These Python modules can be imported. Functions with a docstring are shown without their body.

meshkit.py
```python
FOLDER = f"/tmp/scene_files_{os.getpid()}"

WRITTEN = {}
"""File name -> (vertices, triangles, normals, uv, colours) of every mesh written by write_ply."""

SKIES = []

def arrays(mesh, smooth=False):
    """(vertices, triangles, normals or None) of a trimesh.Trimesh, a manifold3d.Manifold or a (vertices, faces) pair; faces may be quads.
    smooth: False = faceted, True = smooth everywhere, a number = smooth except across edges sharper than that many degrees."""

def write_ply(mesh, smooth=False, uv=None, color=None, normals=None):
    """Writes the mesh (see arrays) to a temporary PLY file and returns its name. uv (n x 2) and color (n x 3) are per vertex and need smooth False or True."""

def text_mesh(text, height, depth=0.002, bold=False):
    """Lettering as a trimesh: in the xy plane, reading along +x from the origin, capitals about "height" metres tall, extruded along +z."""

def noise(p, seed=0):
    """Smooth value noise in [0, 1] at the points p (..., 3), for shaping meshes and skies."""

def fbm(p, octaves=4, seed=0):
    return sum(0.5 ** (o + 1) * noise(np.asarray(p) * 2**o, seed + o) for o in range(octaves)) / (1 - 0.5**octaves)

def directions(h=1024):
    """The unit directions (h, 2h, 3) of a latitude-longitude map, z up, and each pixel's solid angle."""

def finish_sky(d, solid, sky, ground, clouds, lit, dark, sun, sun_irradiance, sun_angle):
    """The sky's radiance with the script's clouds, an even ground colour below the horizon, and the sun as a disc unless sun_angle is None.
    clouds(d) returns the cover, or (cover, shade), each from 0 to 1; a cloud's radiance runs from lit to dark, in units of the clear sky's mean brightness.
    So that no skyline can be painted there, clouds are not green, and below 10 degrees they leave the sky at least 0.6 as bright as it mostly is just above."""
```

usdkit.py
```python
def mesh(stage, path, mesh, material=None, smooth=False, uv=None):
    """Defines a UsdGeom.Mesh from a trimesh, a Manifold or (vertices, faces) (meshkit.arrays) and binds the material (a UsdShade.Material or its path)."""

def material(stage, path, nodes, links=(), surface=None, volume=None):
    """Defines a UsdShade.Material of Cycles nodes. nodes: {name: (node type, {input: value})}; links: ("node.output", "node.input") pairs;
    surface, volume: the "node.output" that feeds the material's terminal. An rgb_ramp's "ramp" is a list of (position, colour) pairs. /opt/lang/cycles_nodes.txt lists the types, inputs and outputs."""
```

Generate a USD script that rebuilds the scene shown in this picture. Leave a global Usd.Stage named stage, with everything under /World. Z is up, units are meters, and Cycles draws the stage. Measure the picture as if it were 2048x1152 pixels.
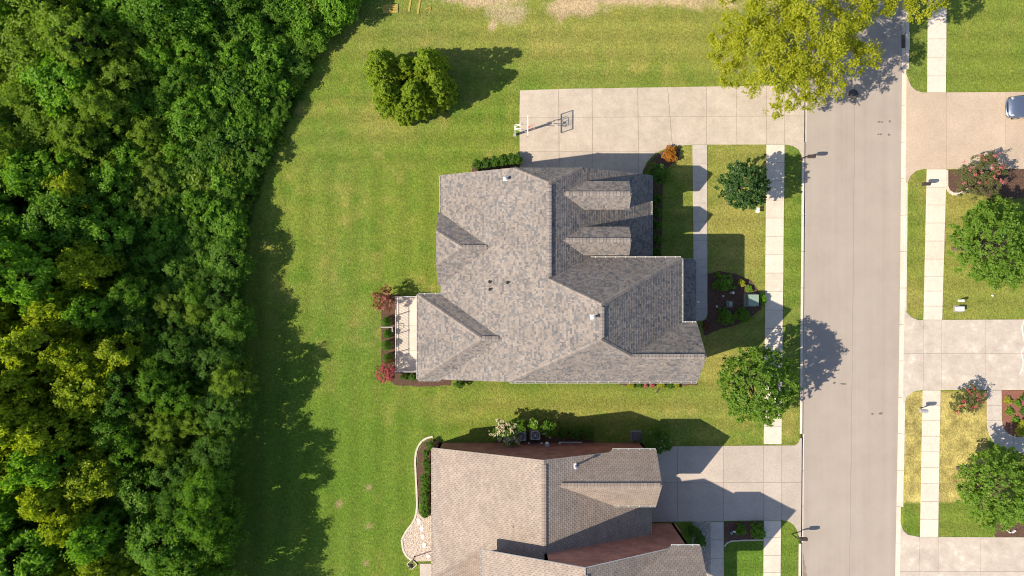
import math, numpy as np, trimesh, usdkit, meshkit
from pxr import Usd, UsdGeom, UsdLux, UsdShade, Sdf, Gf, Vt
from shapely.geometry import Polygon, box as sbox, LineString, Point
from shapely.ops import unary_union
from shapely import affinity

stage = Usd.Stage.CreateInMemory()
UsdGeom.SetStageUpAxis(stage, 'Z'); UsdGeom.SetStageMetersPerUnit(stage, 1.0)
world = UsdGeom.Xform.Define(stage, '/World'); stage.SetDefaultPrim(world.GetPrim())
UsdGeom.Scope.Define(stage, '/World/Looks')

# ------------------------------------------------------------------ camera, sky, sun
H, PPM = 62.5, 24.0                       # drone height, photograph pixels per metre on the ground
cam = UsdGeom.Camera.Define(stage, '/World/camera')
cam.AddTranslateOp().Set(Gf.Vec3d(0, 0, H))
cam.CreateHorizontalApertureAttr(36.0)
cam.CreateFocalLengthAttr(36.0 * PPM * H / 2048.0)
cam.CreateClippingRangeAttr(Gf.Vec2f(1.0, 5000.0))
cam.CreateExposureAttr(0.80)
EL, SX, SY = math.radians(42.3), -0.9505, -0.3105      # the sun stands in the west-south-west
sun_dir = np.array([SX * math.cos(EL), SY * math.cos(EL), math.sin(EL)])
dome = UsdLux.DomeLight.Define(stage, '/World/sky')
sky = usdkit.material(stage, '/World/Looks/sky', {
    's': ('sky_texture', {'sky_type': 'single_scattering', 'sun_disc': False, 'sun_elevation': EL, 'sun_rotation': math.atan2(SX, SY), 'aerosol_density': 1.0}),
    'b': ('background_shader', {'strength': 0.108})}, [('s.color', 'b.color')], surface='b.background')
UsdShade.MaterialBindingAPI.Apply(dome.GetPrim()).Bind(sky)
dome.GetPrim().SetCustomDataByKey('kind', 'structure')
sun = UsdLux.DistantLight.Define(stage, '/World/sun')
sun.CreateNormalizeAttr(True); sun.CreateIntensityAttr(1.25); sun.CreateAngleAttr(0.5); sun.CreateColorAttr(Gf.Vec3f(1.0, 0.88, 0.69))
zz = Gf.Vec3d(*map(float, sun_dir))
sun.AddTransformOp().Set(Gf.Matrix4d(1).SetRotate(Gf.Rotation(Gf.Vec3d(0, 0, 1), zz)))

# ------------------------------------------------------------------ helpers
def P(px, py, z=0.0):
    k = (1 - z / H) / PPM
    return np.array([(px - 1024) * k, (576 - py) * k, z])
def G(px, py):
    return ((px - 1024) / PPM, (576 - py) / PPM)
def PG(*pts):
    return Polygon([G(*p) for p in pts]).buffer(0)
taken = {}
def numbered(path):
    n = taken.get(path, -1) + 1
    taken[path] = n
    return path if n == 0 else '%s_%03d' % (path, n)
def setdata(prim, **kw):
    for k, v in kw.items():
        if v: prim.SetCustomDataByKey(k, v)
class MB:
    "collects pieces of one mesh, each with a random number per piece"
    def __init__(s, seed=1): s.v, s.f, s.r, s.n, s.rng = [], [], [], 0, np.random.default_rng(seed)
    def add(s, v, f, r=None):
        v = np.asarray(v, float); f = np.asarray(f, int)
        if len(f) == 0: return s
        if f.shape[1] == 4: f = np.vstack([f[:, [0, 1, 2]], f[:, [0, 2, 3]]])
        s.v.append(v); s.f.append(f + s.n); s.n += len(v)
        s.r.append(np.full(len(v), s.rng.random()) if r is None else (np.full(len(v), float(r)) if np.ndim(r) == 0 else np.asarray(r, float)))
        return s
    def tm(s, m, r=None): return s.add(m.vertices, m.faces, r)
    def box(s, c, d, rz=0.0, r=None):
        x, y, z = np.array(d) / 2.0
        v = np.array([[-x, -y, -z], [x, -y, -z], [x, y, -z], [-x, y, -z], [-x, -y, z], [x, -y, z], [x, y, z], [-x, y, z]])
        if rz:
            a, b = math.cos(rz), math.sin(rz); v = v @ np.array([[a, b, 0], [-b, a, 0], [0, 0, 1]])
        return s.add(v + np.array(c), [[0, 3, 2, 1], [4, 5, 6, 7], [0, 1, 5, 4], [1, 2, 6, 5], [2, 3, 7, 6], [3, 0, 4, 7]], r)
    def prism(s, poly, z0, z1, r=None):
        for g in getattr(poly, 'geoms', [poly]):
            if g.is_empty or g.area < 1e-4: continue
            m = trimesh.creation.extrude_polygon(g, z1 - z0, engine='earcut'); m.apply_translation([0, 0, z0]); s.tm(m, r)
        return s
    def tube(s, pts, rad, sides=7, r=None, cap=True):
        pts = np.asarray(pts, float); rad = np.broadcast_to(rad, len(pts)); vs, fs = [], []
        for i, p in enumerate(pts):
            t = pts[min(i + 1, len(pts) - 1)] - pts[max(i - 1, 0)]; t = t / (np.linalg.norm(t) + 1e-9)
            a = np.cross(t, [0.31, 0.2, 0.93] if abs(t[2]) < .9 else [1, .2, 0]); a /= np.linalg.norm(a); b = np.cross(t, a)
            th = np.arange(sides) * 2 * math.pi / sides
            vs.append(p + rad[i] * (np.cos(th)[:, None] * a + np.sin(th)[:, None] * b))
        for i in range(len(pts) - 1):
            for k in range(sides):
                j = (k + 1) % sides
                fs.append([i * sides + k, i * sides + j, (i + 1) * sides + j, (i + 1) * sides + k])
        vs = np.vstack(vs); f3 = [[f[0], f[1], f[2]] for f in fs] + [[f[0], f[2], f[3]] for f in fs]
        if cap:
            for k in range(1, sides - 1):
                f3.append([0, k + 1, k]); o = (len(pts) - 1) * sides; f3.append([o, o + k, o + k + 1])
        return s.add(vs, f3, r)
    def arrays(s): return np.vstack(s.v), np.vstack(s.f), np.concatenate(s.r)
def put(path, mb, mat, loc=(0, 0, 0), smooth=False):
    if isinstance(mb, MB): v, f, r = mb.arrays()
    else: v, f = np.array(mb.vertices), np.array(mb.faces); r = np.full(len(v), .5)
    v = v - np.asarray(loc)
    if smooth and isinstance(mb, MB):
        v2, f2, n2 = meshkit.arrays((v, f), True)
        p = usdkit.mesh(stage, path, (v2, f2), mat, smooth=True)
    else: p = usdkit.mesh(stage, path, (v, f), mat, smooth)
    if len(r) == len(p.GetPointsAttr().Get()):
        UsdGeom.PrimvarsAPI(p).CreatePrimvar('rnd', Sdf.ValueTypeNames.FloatArray, 'vertex').Set(Vt.FloatArray.FromNumpy(r.astype(np.float32)))
    return p.GetPrim()
class Thing:
    def __init__(s, name, label, cat, loc=(0, 0, 0), group=None, kind=None, root='/World/'):
        s.loc = np.array([*loc, 0.0][:3], float)
        s.path = numbered(root + name); x = UsdGeom.Xform.Define(stage, s.path); x.AddTranslateOp().Set(Gf.Vec3d(*map(float, s.loc)))
        s.prim = x.GetPrim(); setdata(s.prim, label=label, category=cat, group=group, kind=kind)
    def part(s, name, mb, mat, parent=None, label=None, kind=None, smooth=False):
        path = numbered((parent or s.path) + '/' + name)
        p = put(path, mb, mat, s.loc, smooth); setdata(p, label=label, kind=kind); return path
def single(name, mb, mat, label, cat, group=None, kind=None, loc=(0, 0, 0), smooth=False):
    path = numbered('/World/' + name)
    p = put(path, mb, mat, loc, smooth); UsdGeom.Xformable(p).AddTranslateOp().Set(Gf.Vec3d(*map(float, loc)))
    setdata(p, label=label, category=cat, group=group, kind=kind); return path

# ------------------------------------------------------------------ materials
def LK(n): return '/World/Looks/' + n
def mat(name, cols, scale=6.0, detail=4, rough=0.85, bump=0.0, bscale=40.0, rnd=0.0, big=0.0, bigscale=0.35, spec=0.25, metallic=0.0, lo=0.3, hi=0.7, bdist=0.02, dark=None, fine=0.0):
    """cols: colours of a ramp over noise; rnd: how far the piece's own random number shifts the ramp; big: brightness swing of broad stains"""
    n = {'g': ('geometry', {}), 'n': ('noise_texture', {'scale': scale, 'detail': detail, 'roughness': 0.6}), 'mr': ('map_range', {'from_min': lo, 'from_max': hi, 'to_min': 0, 'to_max': 1, 'clamp': True}),
         'r': ('rgb_ramp', {'ramp': ([(0.0, dark)] if dark else []) + [((.05 + .95 * i / max(1, len(cols) - 1)) if dark else i / max(1, len(cols) - 1), c) for i, c in enumerate(cols)]}), 'p': ('principled_bsdf', {'roughness': rough, 'specular_ior_level': spec, 'metallic': metallic})}
    l = [('g.position', 'n.vector'), ('n.fac', 'mr.value')]
    fac = 'mr.result'
    if rnd:
        n['a'] = ('attribute', {'attribute': 'rnd'}); n['mx'] = ('mix_float', {'fac': rnd}); l += [(fac, 'mx.a'), ('a.fac', 'mx.b')]; fac = 'mx.result'
    l.append((fac, 'r.fac')); col = 'r.color'
    if big:
        n['n2'] = ('noise_texture', {'scale': bigscale, 'detail': 5, 'roughness': 0.65}); n['m2'] = ('map_range', {'from_min': .3, 'from_max': .7, 'to_min': 1 - big, 'to_max': 1 + big, 'clamp': True})
        n['mm'] = ('vector_math', {'math_type': 'scale'}); l += [('g.position', 'n2.vector'), ('n2.fac', 'm2.value'), (col, 'mm.vector1'), ('m2.result', 'mm.scale')]; col = 'mm.vector'
    if fine:
        n['n5'] = ('noise_texture', {'scale': 8.0, 'detail': 7, 'roughness': 0.8}); n['m5'] = ('map_range', {'from_min': .25, 'from_max': .75, 'to_min': 1 - fine, 'to_max': 1 + fine})
        n['m6'] = ('vector_math', {'math_type': 'scale'}); l += [('g.position', 'n5.vector'), ('n5.fac', 'm5.value'), (col, 'm6.vector1'), ('m5.result', 'm6.scale')]; col = 'm6.vector'
    l.append((col, 'p.base_color'))
    if bump:
        n['nb'] = ('noise_texture', {'scale': bscale, 'detail': 3, 'roughness': 0.6}); n['b'] = ('bump', {'strength': bump, 'distance': bdist}); l += [('g.position', 'nb.vector'), ('nb.fac', 'b.height'), ('b.normal', 'p.normal')]
    return usdkit.material(stage, LK(name), n, l, surface='p.BSDF')
def leafmat(name, cols, trans=0.45, tcol=None, rough=0.5):
    mid = np.mean(cols, 0); tcol = tcol or tuple(np.clip(mid * np.array([2.0, 2.15, 0.8]), 0, .6))
    return usdkit.material(stage, LK(name), {
        'a': ('attribute', {'attribute': 'rnd'}), 'o': ('object_info', {}), 'mx': ('mix_float', {'fac': 0.18}),
        'r': ('rgb_ramp', {'ramp': [(i / max(1, len(cols) - 1), c) for i, c in enumerate(cols)]}),
        'p': ('principled_bsdf', {'roughness': rough, 'specular_ior_level': 0.3}), 't': ('translucent_bsdf', {'color': tcol}), 'm': ('mix_closure', {'fac': trans})},
        [('a.fac', 'mx.a'), ('o.random', 'mx.b'), ('mx.result', 'r.fac'), ('r.color', 'p.base_color'), ('p.BSDF', 'm.closure1'), ('t.BSDF', 'm.closure2')], surface='m.closure')
M = {}
M['white_trim'] = mat('white_trim', [(.72, .71, .68), (.82, .81, .78)], 3, rough=.45)
M['white_metal'] = mat('white_metal', [(.62, .61, .59), (.72, .71, .69)], 5, rough=.35)
M['dark_metal'] = mat('dark_metal', [(.03, .025, .022), (.06, .045, .04)], 8, rough=.45, spec=.5)
M['black_rubber'] = mat('black_rubber', [(.015, .015, .015), (.03, .03, .03)], 20, rough=.8)
M['galvanised'] = mat('galvanised', [(.32, .33, .35), (.45, .46, .48)], 12, rough=.35, metallic=.4)
M['gutter_inside'] = mat('gutter_inside', [(.05, .045, .04), (.1, .09, .08)], 10)
M['shingle_mixed'] = mat('shingle_mixed', [(.098, .098, .108), (.142, .135, .138), (.19, .166, .155), (.222, .192, .176), (.25, .218, .20)], 3.0, dark=(.06, .055, .052), detail=4, rough=.95, bump=.5, bscale=120, rnd=.72, big=.13, bigscale=.7, spec=.15)
M['cap_mixed'] = mat('cap_mixed', [(.15, .135, .13), (.22, .192, .178), (.28, .245, .225)], 6, rough=.95, rnd=.6, bump=.4, bscale=120, spec=.15)
M['shingle_tan'] = mat('shingle_tan', [(.218, .178, .155), (.265, .22, .193), (.308, .259, .23)], 3.0, dark=(.07, .052, .045), rough=.95, bump=.5, bscale=120, rnd=.55, big=.1, bigscale=.45, spec=.15)
M['cap_tan'] = mat('cap_tan', [(.20, .165, .145), (.28, .23, .20)], 6, rough=.95, rnd=.6, spec=.15)
def brickmat(name, c1, c2, mortar):
    n = {'g': ('geometry', {}), 's': ('separate_xyz', {}), 'add': ('math', {'math_type': 'add'}), 'c': ('combine_xyz', {}),
         'b': ('brick_texture', {'color1': c1, 'color2': c2, 'mortar': mortar, 'scale': 1.0, 'mortar_size': .009, 'brick_width': .215, 'row_height': .075, 'bias': 0.0}),
         'n': ('noise_texture', {'scale': 1.3, 'detail': 4}), 'mr': ('map_range', {'from_min': .3, 'from_max': .7, 'to_min': .75, 'to_max': 1.2, 'clamp': True}), 'v': ('vector_math', {'math_type': 'scale'}),
         'bp': ('bump', {'strength': .5, 'distance': .01, 'invert': True}), 'p': ('principled_bsdf', {'roughness': .9, 'specular_ior_level': .2})}
    l = [('g.position', 's.vector'), ('s.x', 'add.value1'), ('s.y', 'add.value2'), ('add.value', 'c.x'), ('s.z', 'c.y'), ('c.vector', 'b.vector'), ('g.position', 'n.vector'), ('n.fac', 'mr.value'),
         ('b.color', 'v.vector1'), ('mr.result', 'v.scale'), ('v.vector', 'p.base_color'), ('b.fac', 'bp.height'), ('bp.normal', 'p.normal')]
    return usdkit.material(stage, LK(name), n, l, surface='p.BSDF')
M['red_brick'] = brickmat('red_brick', (.33, .10, .062), (.25, .072, .046), (.27, .21, .18))
M['brown_brick'] = brickmat('brown_brick', (.27, .13, .09), (.21, .10, .075), (.33, .29, .25))
M['concrete'] = mat('concrete', [(.32, .272, .228), (.385, .33, .278), (.43, .372, .318)], fine=0.16, scale=1.6, detail=8, rough=.9, bump=.25, bscale=60, rnd=.35, big=.10, bigscale=.5, lo=.25, hi=.75)
M['streaked_concrete'] = mat('streaked_concrete', [(.33, .285, .25), (.38, .33, .29), (.42, .37, .325), (.56, .51, .46)], fine=0.16, scale=1.1, detail=9, rough=.9, bump=.25, bscale=60, rnd=.15, big=.08, bigscale=.6, lo=.3, hi=.72)
M['walk_concrete'] = mat('walk_concrete', [(.45, .385, .33), (.52, .455, .39), (.58, .51, .44)], fine=0.16, scale=2.5, detail=8, rough=.9, bump=.2, bscale=60, rnd=.4, big=.07, bigscale=.6, lo=.25, hi=.75)
M['pale_walk'] = mat('pale_walk', [(.47, .41, .36), (.53, .465, .405), (.58, .51, .445)], fine=0.16, scale=2.5, detail=8, rough=.9, bump=.2, bscale=60, rnd=.4, big=.05, bigscale=.6)
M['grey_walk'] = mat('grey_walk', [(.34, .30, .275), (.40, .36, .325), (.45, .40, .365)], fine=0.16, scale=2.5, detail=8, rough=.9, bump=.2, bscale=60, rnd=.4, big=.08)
M['aggregate'] = mat('aggregate', [(.30, .255, .225), (.37, .32, .285), (.43, .38, .335)], fine=0.22, scale=30, detail=5, rough=.92, bump=.4, bscale=50, rnd=.25, big=.09, bigscale=.4)
M['tan_aggregate'] = mat('tan_aggregate', [(.30, .235, .18), (.38, .30, .235), (.45, .37, .295)], fine=0.22, scale=26, detail=6, rough=.92, bump=.4, bscale=50, rnd=.15, big=.10, bigscale=.35)
M['joint'] = mat('joint', [(.13, .11, .095), (.19, .165, .145)], 9, rough=.95)
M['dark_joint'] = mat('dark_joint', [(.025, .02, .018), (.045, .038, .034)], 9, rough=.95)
M['curb'] = mat('curb', [(.46, .40, .345), (.56, .49, .43)], fine=0.16, scale=4, detail=6, rough=.9, rnd=.35, big=.1)
M['mulch'] = mat('mulch', [(.045, .025, .018), (.09, .052, .038), (.15, .09, .066)], 14, detail=6, rough=.95, bump=1.0, bscale=22, bdist=.05)
M['red_mulch'] = mat('red_mulch', [(.13, .055, .04), (.21, .09, .065), (.27, .13, .095)], 14, detail=6, rough=.95, bump=1.0, bscale=22, bdist=.05)
M['river_gravel'] = mat('river_gravel', [(.30, .24, .20), (.45, .38, .32), (.60, .54, .47)], 9, rough=.85, rnd=.9)
M['grey_gravel'] = mat('grey_gravel', [(.17, .15, .13), (.30, .27, .24), (.46, .42, .38)], 9, rough=.85, rnd=.9)
M['bark'] = mat('bark', [(.07, .05, .035), (.14, .11, .085)], 10, rough=.95, bump=.6, bscale=18)
M['pale_bark'] = mat('pale_bark', [(.28, .25, .20), (.5, .46, .4)], 4, rough=.9)
M['stone_edge'] = mat('stone_edge', [(.42, .36, .31), (.54, .48, .42)], 5, rough=.9, rnd=.5)
M['white_stone'] = mat('white_stone', [(.62, .58, .53), (.72, .69, .64)], 4, rough=.85)
M['yellow_wood'] = mat('yellow_wood', [(.27, .20, .04), (.37, .28, .07)], 7, rough=.8, rnd=.6)
M['stain'] = mat('stain', [(.10, .085, .075), (.17, .15, .13)], 12, rough=.7)
M['pale_wash'] = mat('pale_wash', [(.5, .46, .42), (.62, .57, .52)], 5, rough=.9)
M['iron'] = mat('iron', [(.055, .05, .048), (.10, .09, .085)], 25, rough=.6, metallic=.3)
M['utility_green'] = mat('utility_green', [(.17, .23, .19), (.23, .30, .25)], 5, rough=.5, spec=.4)
M['utility_pale'] = mat('utility_pale', [(.50, .52, .48), (.6, .62, .58)], 5, rough=.5)
M['dark_grey'] = mat('dark_grey', [(.06, .062, .065), (.1, .1, .105)], 6, rough=.6)
M['pad'] = mat('pad', [(.2, .18, .16), (.28, .26, .23)], 6, rough=.9)
M['dark_glass'] = mat('dark_glass', [(.02, .025, .03), (.04, .045, .05)], 3, rough=.06, spec=.8)
M['car_paint'] = usdkit.material(stage, LK('car_paint'), {'p': ('principled_bsdf', {'base_color': (.17, .21, .30), 'metallic': .75, 'roughness': .28, 'coat_weight': 1.0, 'coat_roughness': .04})}, [], surface='p.BSDF')
M['car_lamp'] = mat('car_lamp', [(.30, .32, .35), (.48, .5, .53)], 12, rough=.08, spec=.8)
M['clear_lamp'] = mat('clear_lamp', [(.7, .72, .75), (.85, .86, .88)], 5, rough=.08, spec=.8)
M['rim_red'] = mat('rim_red', [(.55, .12, .08), (.62, .16, .1)], 5, rough=.4)
M['backboard'] = usdkit.material(stage, LK('backboard'), {'t': ('transparent_bsdf', {'color': (.95, .97, .97)}), 'g': ('glossy_bsdf', {'roughness': .03}), 'm': ('mix_closure', {'fac': .05})},
    [('t.BSDF', 'm.closure1'), ('g.BSDF', 'm.closure2')], surface='m.closure')
# leaves
M['leaf_mid'] = leafmat('leaf_mid', [(.066, .148, .014), (.105, .205, .018), (.155, .265, .028)])
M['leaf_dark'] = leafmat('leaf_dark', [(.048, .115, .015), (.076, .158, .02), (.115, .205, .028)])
M['leaf_fresh'] = leafmat('leaf_fresh', [(.092, .20, .016), (.142, .27, .022), (.205, .33, .034)])
M['leaf_yellow'] = leafmat('leaf_yellow', [(.165, .23, .012), (.235, .305, .016), (.33, .375, .026)])
M['leaf_olive'] = leafmat('leaf_olive', [(.105, .18, .018), (.16, .24, .026), (.235, .30, .045)])
M['leaf_plane'] = leafmat('leaf_plane', [(.185, .22, .012), (.27, .29, .016), (.385, .375, .03)])
M['leaf_blue'] = leafmat('leaf_blue', [(.038, .085, .026), (.06, .125, .036), (.10, .17, .05)], rough=.4)
M['leaf_street'] = leafmat('leaf_street', [(.075, .15, .016), (.115, .205, .024), (.18, .265, .036)])
M['leaf_thuja'] = leafmat('leaf_thuja', [(.125, .19, .012), (.19, .265, .016), (.285, .335, .026)])
M['leaf_box'] = leafmat('leaf_box', [(.045, .115, .013), (.08, .17, .018), (.12, .21, .026)])
M['leaf_lime'] = leafmat('leaf_lime', [(.20, .24, .02), (.30, .33, .03), (.4, .42, .05)])
M['leaf_orange'] = leafmat('leaf_orange', [(.26, .10, .012), (.38, .16, .015), (.46, .23, .03)], tcol=(.5, .22, .03))
M['leaf_russet'] = leafmat('leaf_russet', [(.15, .06, .035), (.23, .10, .05), (.16, .14, .05)], tcol=(.3, .12, .05))
M['leaf_myrtle'] = leafmat('leaf_myrtle', [(.07, .10, .035), (.11, .14, .05), (.20, .13, .07)])
M['flower_pink'] = leafmat('flower_pink', [(.42, .10, .12), (.55, .17, .18), (.6, .26, .24)], tcol=(.6, .2, .2))
M['flower_red'] = leafmat('flower_red', [(.36, .055, .08), (.48, .09, .12), (.55, .15, .16)], tcol=(.6, .12, .15))
M['flower_cream'] = leafmat('flower_cream', [(.5, .47, .28), (.66, .60, .42), (.6, .42, .32)], tcol=(.7, .6, .4))

# ------------------------------------------------------------------ ground, one sheet to the horizon
rng = np.random.default_rng(7)
def fb(x, y, s, seed=0, o=4):
    return meshkit.fbm(np.stack([np.asarray(x) * s, np.asarray(y) * s, np.zeros_like(x) + seed * 7.3], -1), o, seed)
W_EDGE = lambda py: np.interp(py, [-300, 0, 290, 890, 1152, 1500], [1613, 1611, 1608.5, 1604, 1601.5, 1598])
E_EDGE = lambda py: np.interp(py, [-300, 0, 340, 640, 900, 1152, 1500], [1818, 1814, 1811, 1808, 1804, 1799, 1793])
def ssd(px, py, cx, cy, rx, ry, soft=.35, jag=.5, seed=0, ns=.03):
    d = np.hypot((px - cx) / rx, (py - cy) / ry) + (fb(px, py, ns, seed) - .5) * 2 * jag
    return np.clip((1 + soft - d) / (2 * soft), 0, 1)
EDGE = [(790, -300), (735, -40), (700, 30), (640, 95), (605, 180), (565, 270), (525, 360), (497, 450), (487, 550), (483, 650), (490, 750), (468, 850), (455, 950), (462, 1050), (455, 1160), (450, 1500)]
def edge_px(py): return np.interp(py, [e[1] for e in EDGE], [e[0] for e in EDGE])
def lawn_tint(x, y):
    px, py = x * PPM + 1024, 576 - y * PPM
    n4, n5 = fb(px, py, .045, 11, 3), fb(px, py, .014, 12)
    n1, n2, n3 = fb(px, py, .006, 1), fb(px, py, .022, 2), fb(px, py, .09, 3)
    base = np.array([.150, .198, .030]); lush = np.array([.086, .164, .018]); dry = np.array([.31, .26, .075]); cool = np.array([.125, .180, .040])
    def mix(c, d, w): return c * (1 - w[..., None]) + np.asarray(d) * w[..., None]
    c = np.broadcast_to(base, px.shape + (3,)).copy()
    c = mix(c, cool, np.clip((n1 - .45) * 4, 0, 1) * .6)
    c = mix(c, lush, np.clip((n2 - .5) * 5, 0, 1) * .55)
    c = mix(c, dry, np.clip((n3 - .55) * 4, 0, 1) * np.clip((n1 - .4) * 3, 0, 1) * .5)
    c = mix(c, dry, np.clip((n4 - .53) * 5, 0, 1) * np.clip((n5 - .38) * 4, 0, 1) * .55)
    c = mix(c, lush, np.clip((.47 - n4) * 5, 0, 1) * .65)
    c = mix(c, lush, ssd(px, py, 560, 950, 330, 250, .5, .3, 4) * .75)                      # greener south-west corner
    c = mix(c, lush, ssd(px, py, 1220, 785, 240, 26, .5, .25, 5) * .75)                    # bright band below the house
    c = mix(c, dry, ssd(px, py, 1230, 70, 420, 75, .6, .4, 6) * .42)                       # strawy strip north of the drive
    c = mix(c, dry, ssd(px, py, 1200, 810, 330, 35, .6, .6, 7) * .4)
    c = mix(c, dry, ssd(px, py, 770, 240, 60, 45, .5, .5, 8) * .45)
    c = mix(c, dry, ssd(px, py, 1400, 715, 60, 50, .5, .5, 9) * .55)
    c = mix(c, dry, ssd(px, py, 1475, 430, 75, 120, .6, .6, 10) * .5)
    c = mix(c, dry, ssd(px, py, 1370, 320, 30, 30, .5, .5, 11) * .5)
    c = mix(c, dry, ssd(px, py, 1580, 850, 22, 40, .5, .5, 12) * .5)
    c = mix(c, dry, ssd(px, py, 1925, 400, 60, 60, .5, .5, 13) * .55)
    c = mix(c, dry, ssd(px, py, 1930, 560, 140, 160, .6, .5, 17) * .35)
    c = mix(c, dry, ssd(px, py, 1470, 560, 75, 330, .6, .6, 18) * .25)
    c = mix(c, dry, ssd(px, py, 1828, 600, 20, 40, .5, .5, 14) * .55)
    c = mix(c, (.165, .205, .032), ssd(px, py, 1970, 100, 110, 120, .5, .2, 15) * .6)      # east neighbour's lawn
    c = mix(c, lush, ssd(px, py, 1470, 1110, 130, 70, .3, .1, 16) * .8)
    for cx, cy, rx, ry, s in ((955, -4, 80, 15, 1), (1015, 26, 36, 20, 2), (1150, 8, 48, 28, 3), (1365, -12, 190, 24, 4), (1240, -2, 50, 10, 5), (985, 50, 8, 10, 6)):
        c = mix(c, (.45, .33, .21) if s != 2 else (.39, .32, .19), ssd(px, py, cx, cy, rx, ry, .35, .75, 20 + s, .05) * .85)
    for cx, cy, r in ((678, 1008, 7), (738, 975, 6), (733, 1125, 5), (738, 1052, 6)): c = mix(c, (.30, .22, .12), ssd(px, py, cx, cy, r, r, .4, .5, 40, .2) * .8)
    sod = (px > 1806) & (px < 1980) & (py > 781) & (py < 1003)
    tile = np.floor((py - 781) / 34 + np.floor((px - 1806) / 24) * .5) * 3.7 + np.floor((px - 1806) / 24) * 1.3
    c = np.where(sod[..., None], np.array([.34, .285, .095]) * (1 + .1 * np.sin(tile * 5.1))[..., None] * (1 + (n3 - .5)[..., None] * 1.1 + (n4 - .5)[..., None] * .9), c)
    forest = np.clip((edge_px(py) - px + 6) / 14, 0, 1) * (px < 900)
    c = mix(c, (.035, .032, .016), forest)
    mow = np.where((px > 880) | (py < 330), np.sin(py * 2 * math.pi / 41 + (n1 - .5) * 3), np.sin(px * 2 * math.pi / 48 + (n1 - .5) * 3)) * np.where((px > 880) | (py < 330), .085, .075)
    return np.clip(c * (1 + mow)[..., None] * 1.0, .01, 1)
xs_in_l = np.arange(-46, 24.0, .22); ys_in = np.arange(-27, 27.01, .22)
far = np.array([60, 90, 150, 300, 700, 2000, 4500.0])
ys = np.concatenate([-far[::-1], ys_in, far])
w0, e0 = G(W_EDGE(576), 0)[0], G(E_EDGE(576), 0)[0]
xl = np.concatenate([-far[::-1], xs_in_l, [w0 - .02]]); xr = np.concatenate([[e0 + .02], np.arange(33.0, 50, .22), far])
xm = np.array([w0 - .01, e0 + .01])
cols = np.concatenate([xl, xm, xr]); dropped = np.concatenate([np.zeros(len(xl)), np.ones(2), np.zeros(len(xr))])
X, Y = np.meshgrid(cols, ys); pyv = np.clip(576 - Y * PPM, -300, 1500)
shift = np.where(X < (w0 + e0) / 2, (W_EDGE(pyv) - W_EDGE(576)) / PPM, (E_EDGE(pyv) - E_EDGE(576)) / PPM) * np.clip((70 - np.abs(X)) / 20, 0, 1)
X = X + shift
Z = np.where(dropped[None, :] > 0, -.35, 0) + np.where((np.abs(X) < 50) & (dropped[None, :] == 0), (fb(X, Y, .9, 3) - .5) * .02, 0)
nx, ny = len(cols), len(ys); idx = np.arange(nx * ny).reshape(ny, nx)
quads = np.stack([idx[:-1, :-1], idx[:-1, 1:], idx[1:, 1:], idx[1:, :-1]], -1).reshape(-1, 4)
gv = np.stack([X, Y, Z], -1).reshape(-1, 3)
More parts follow.
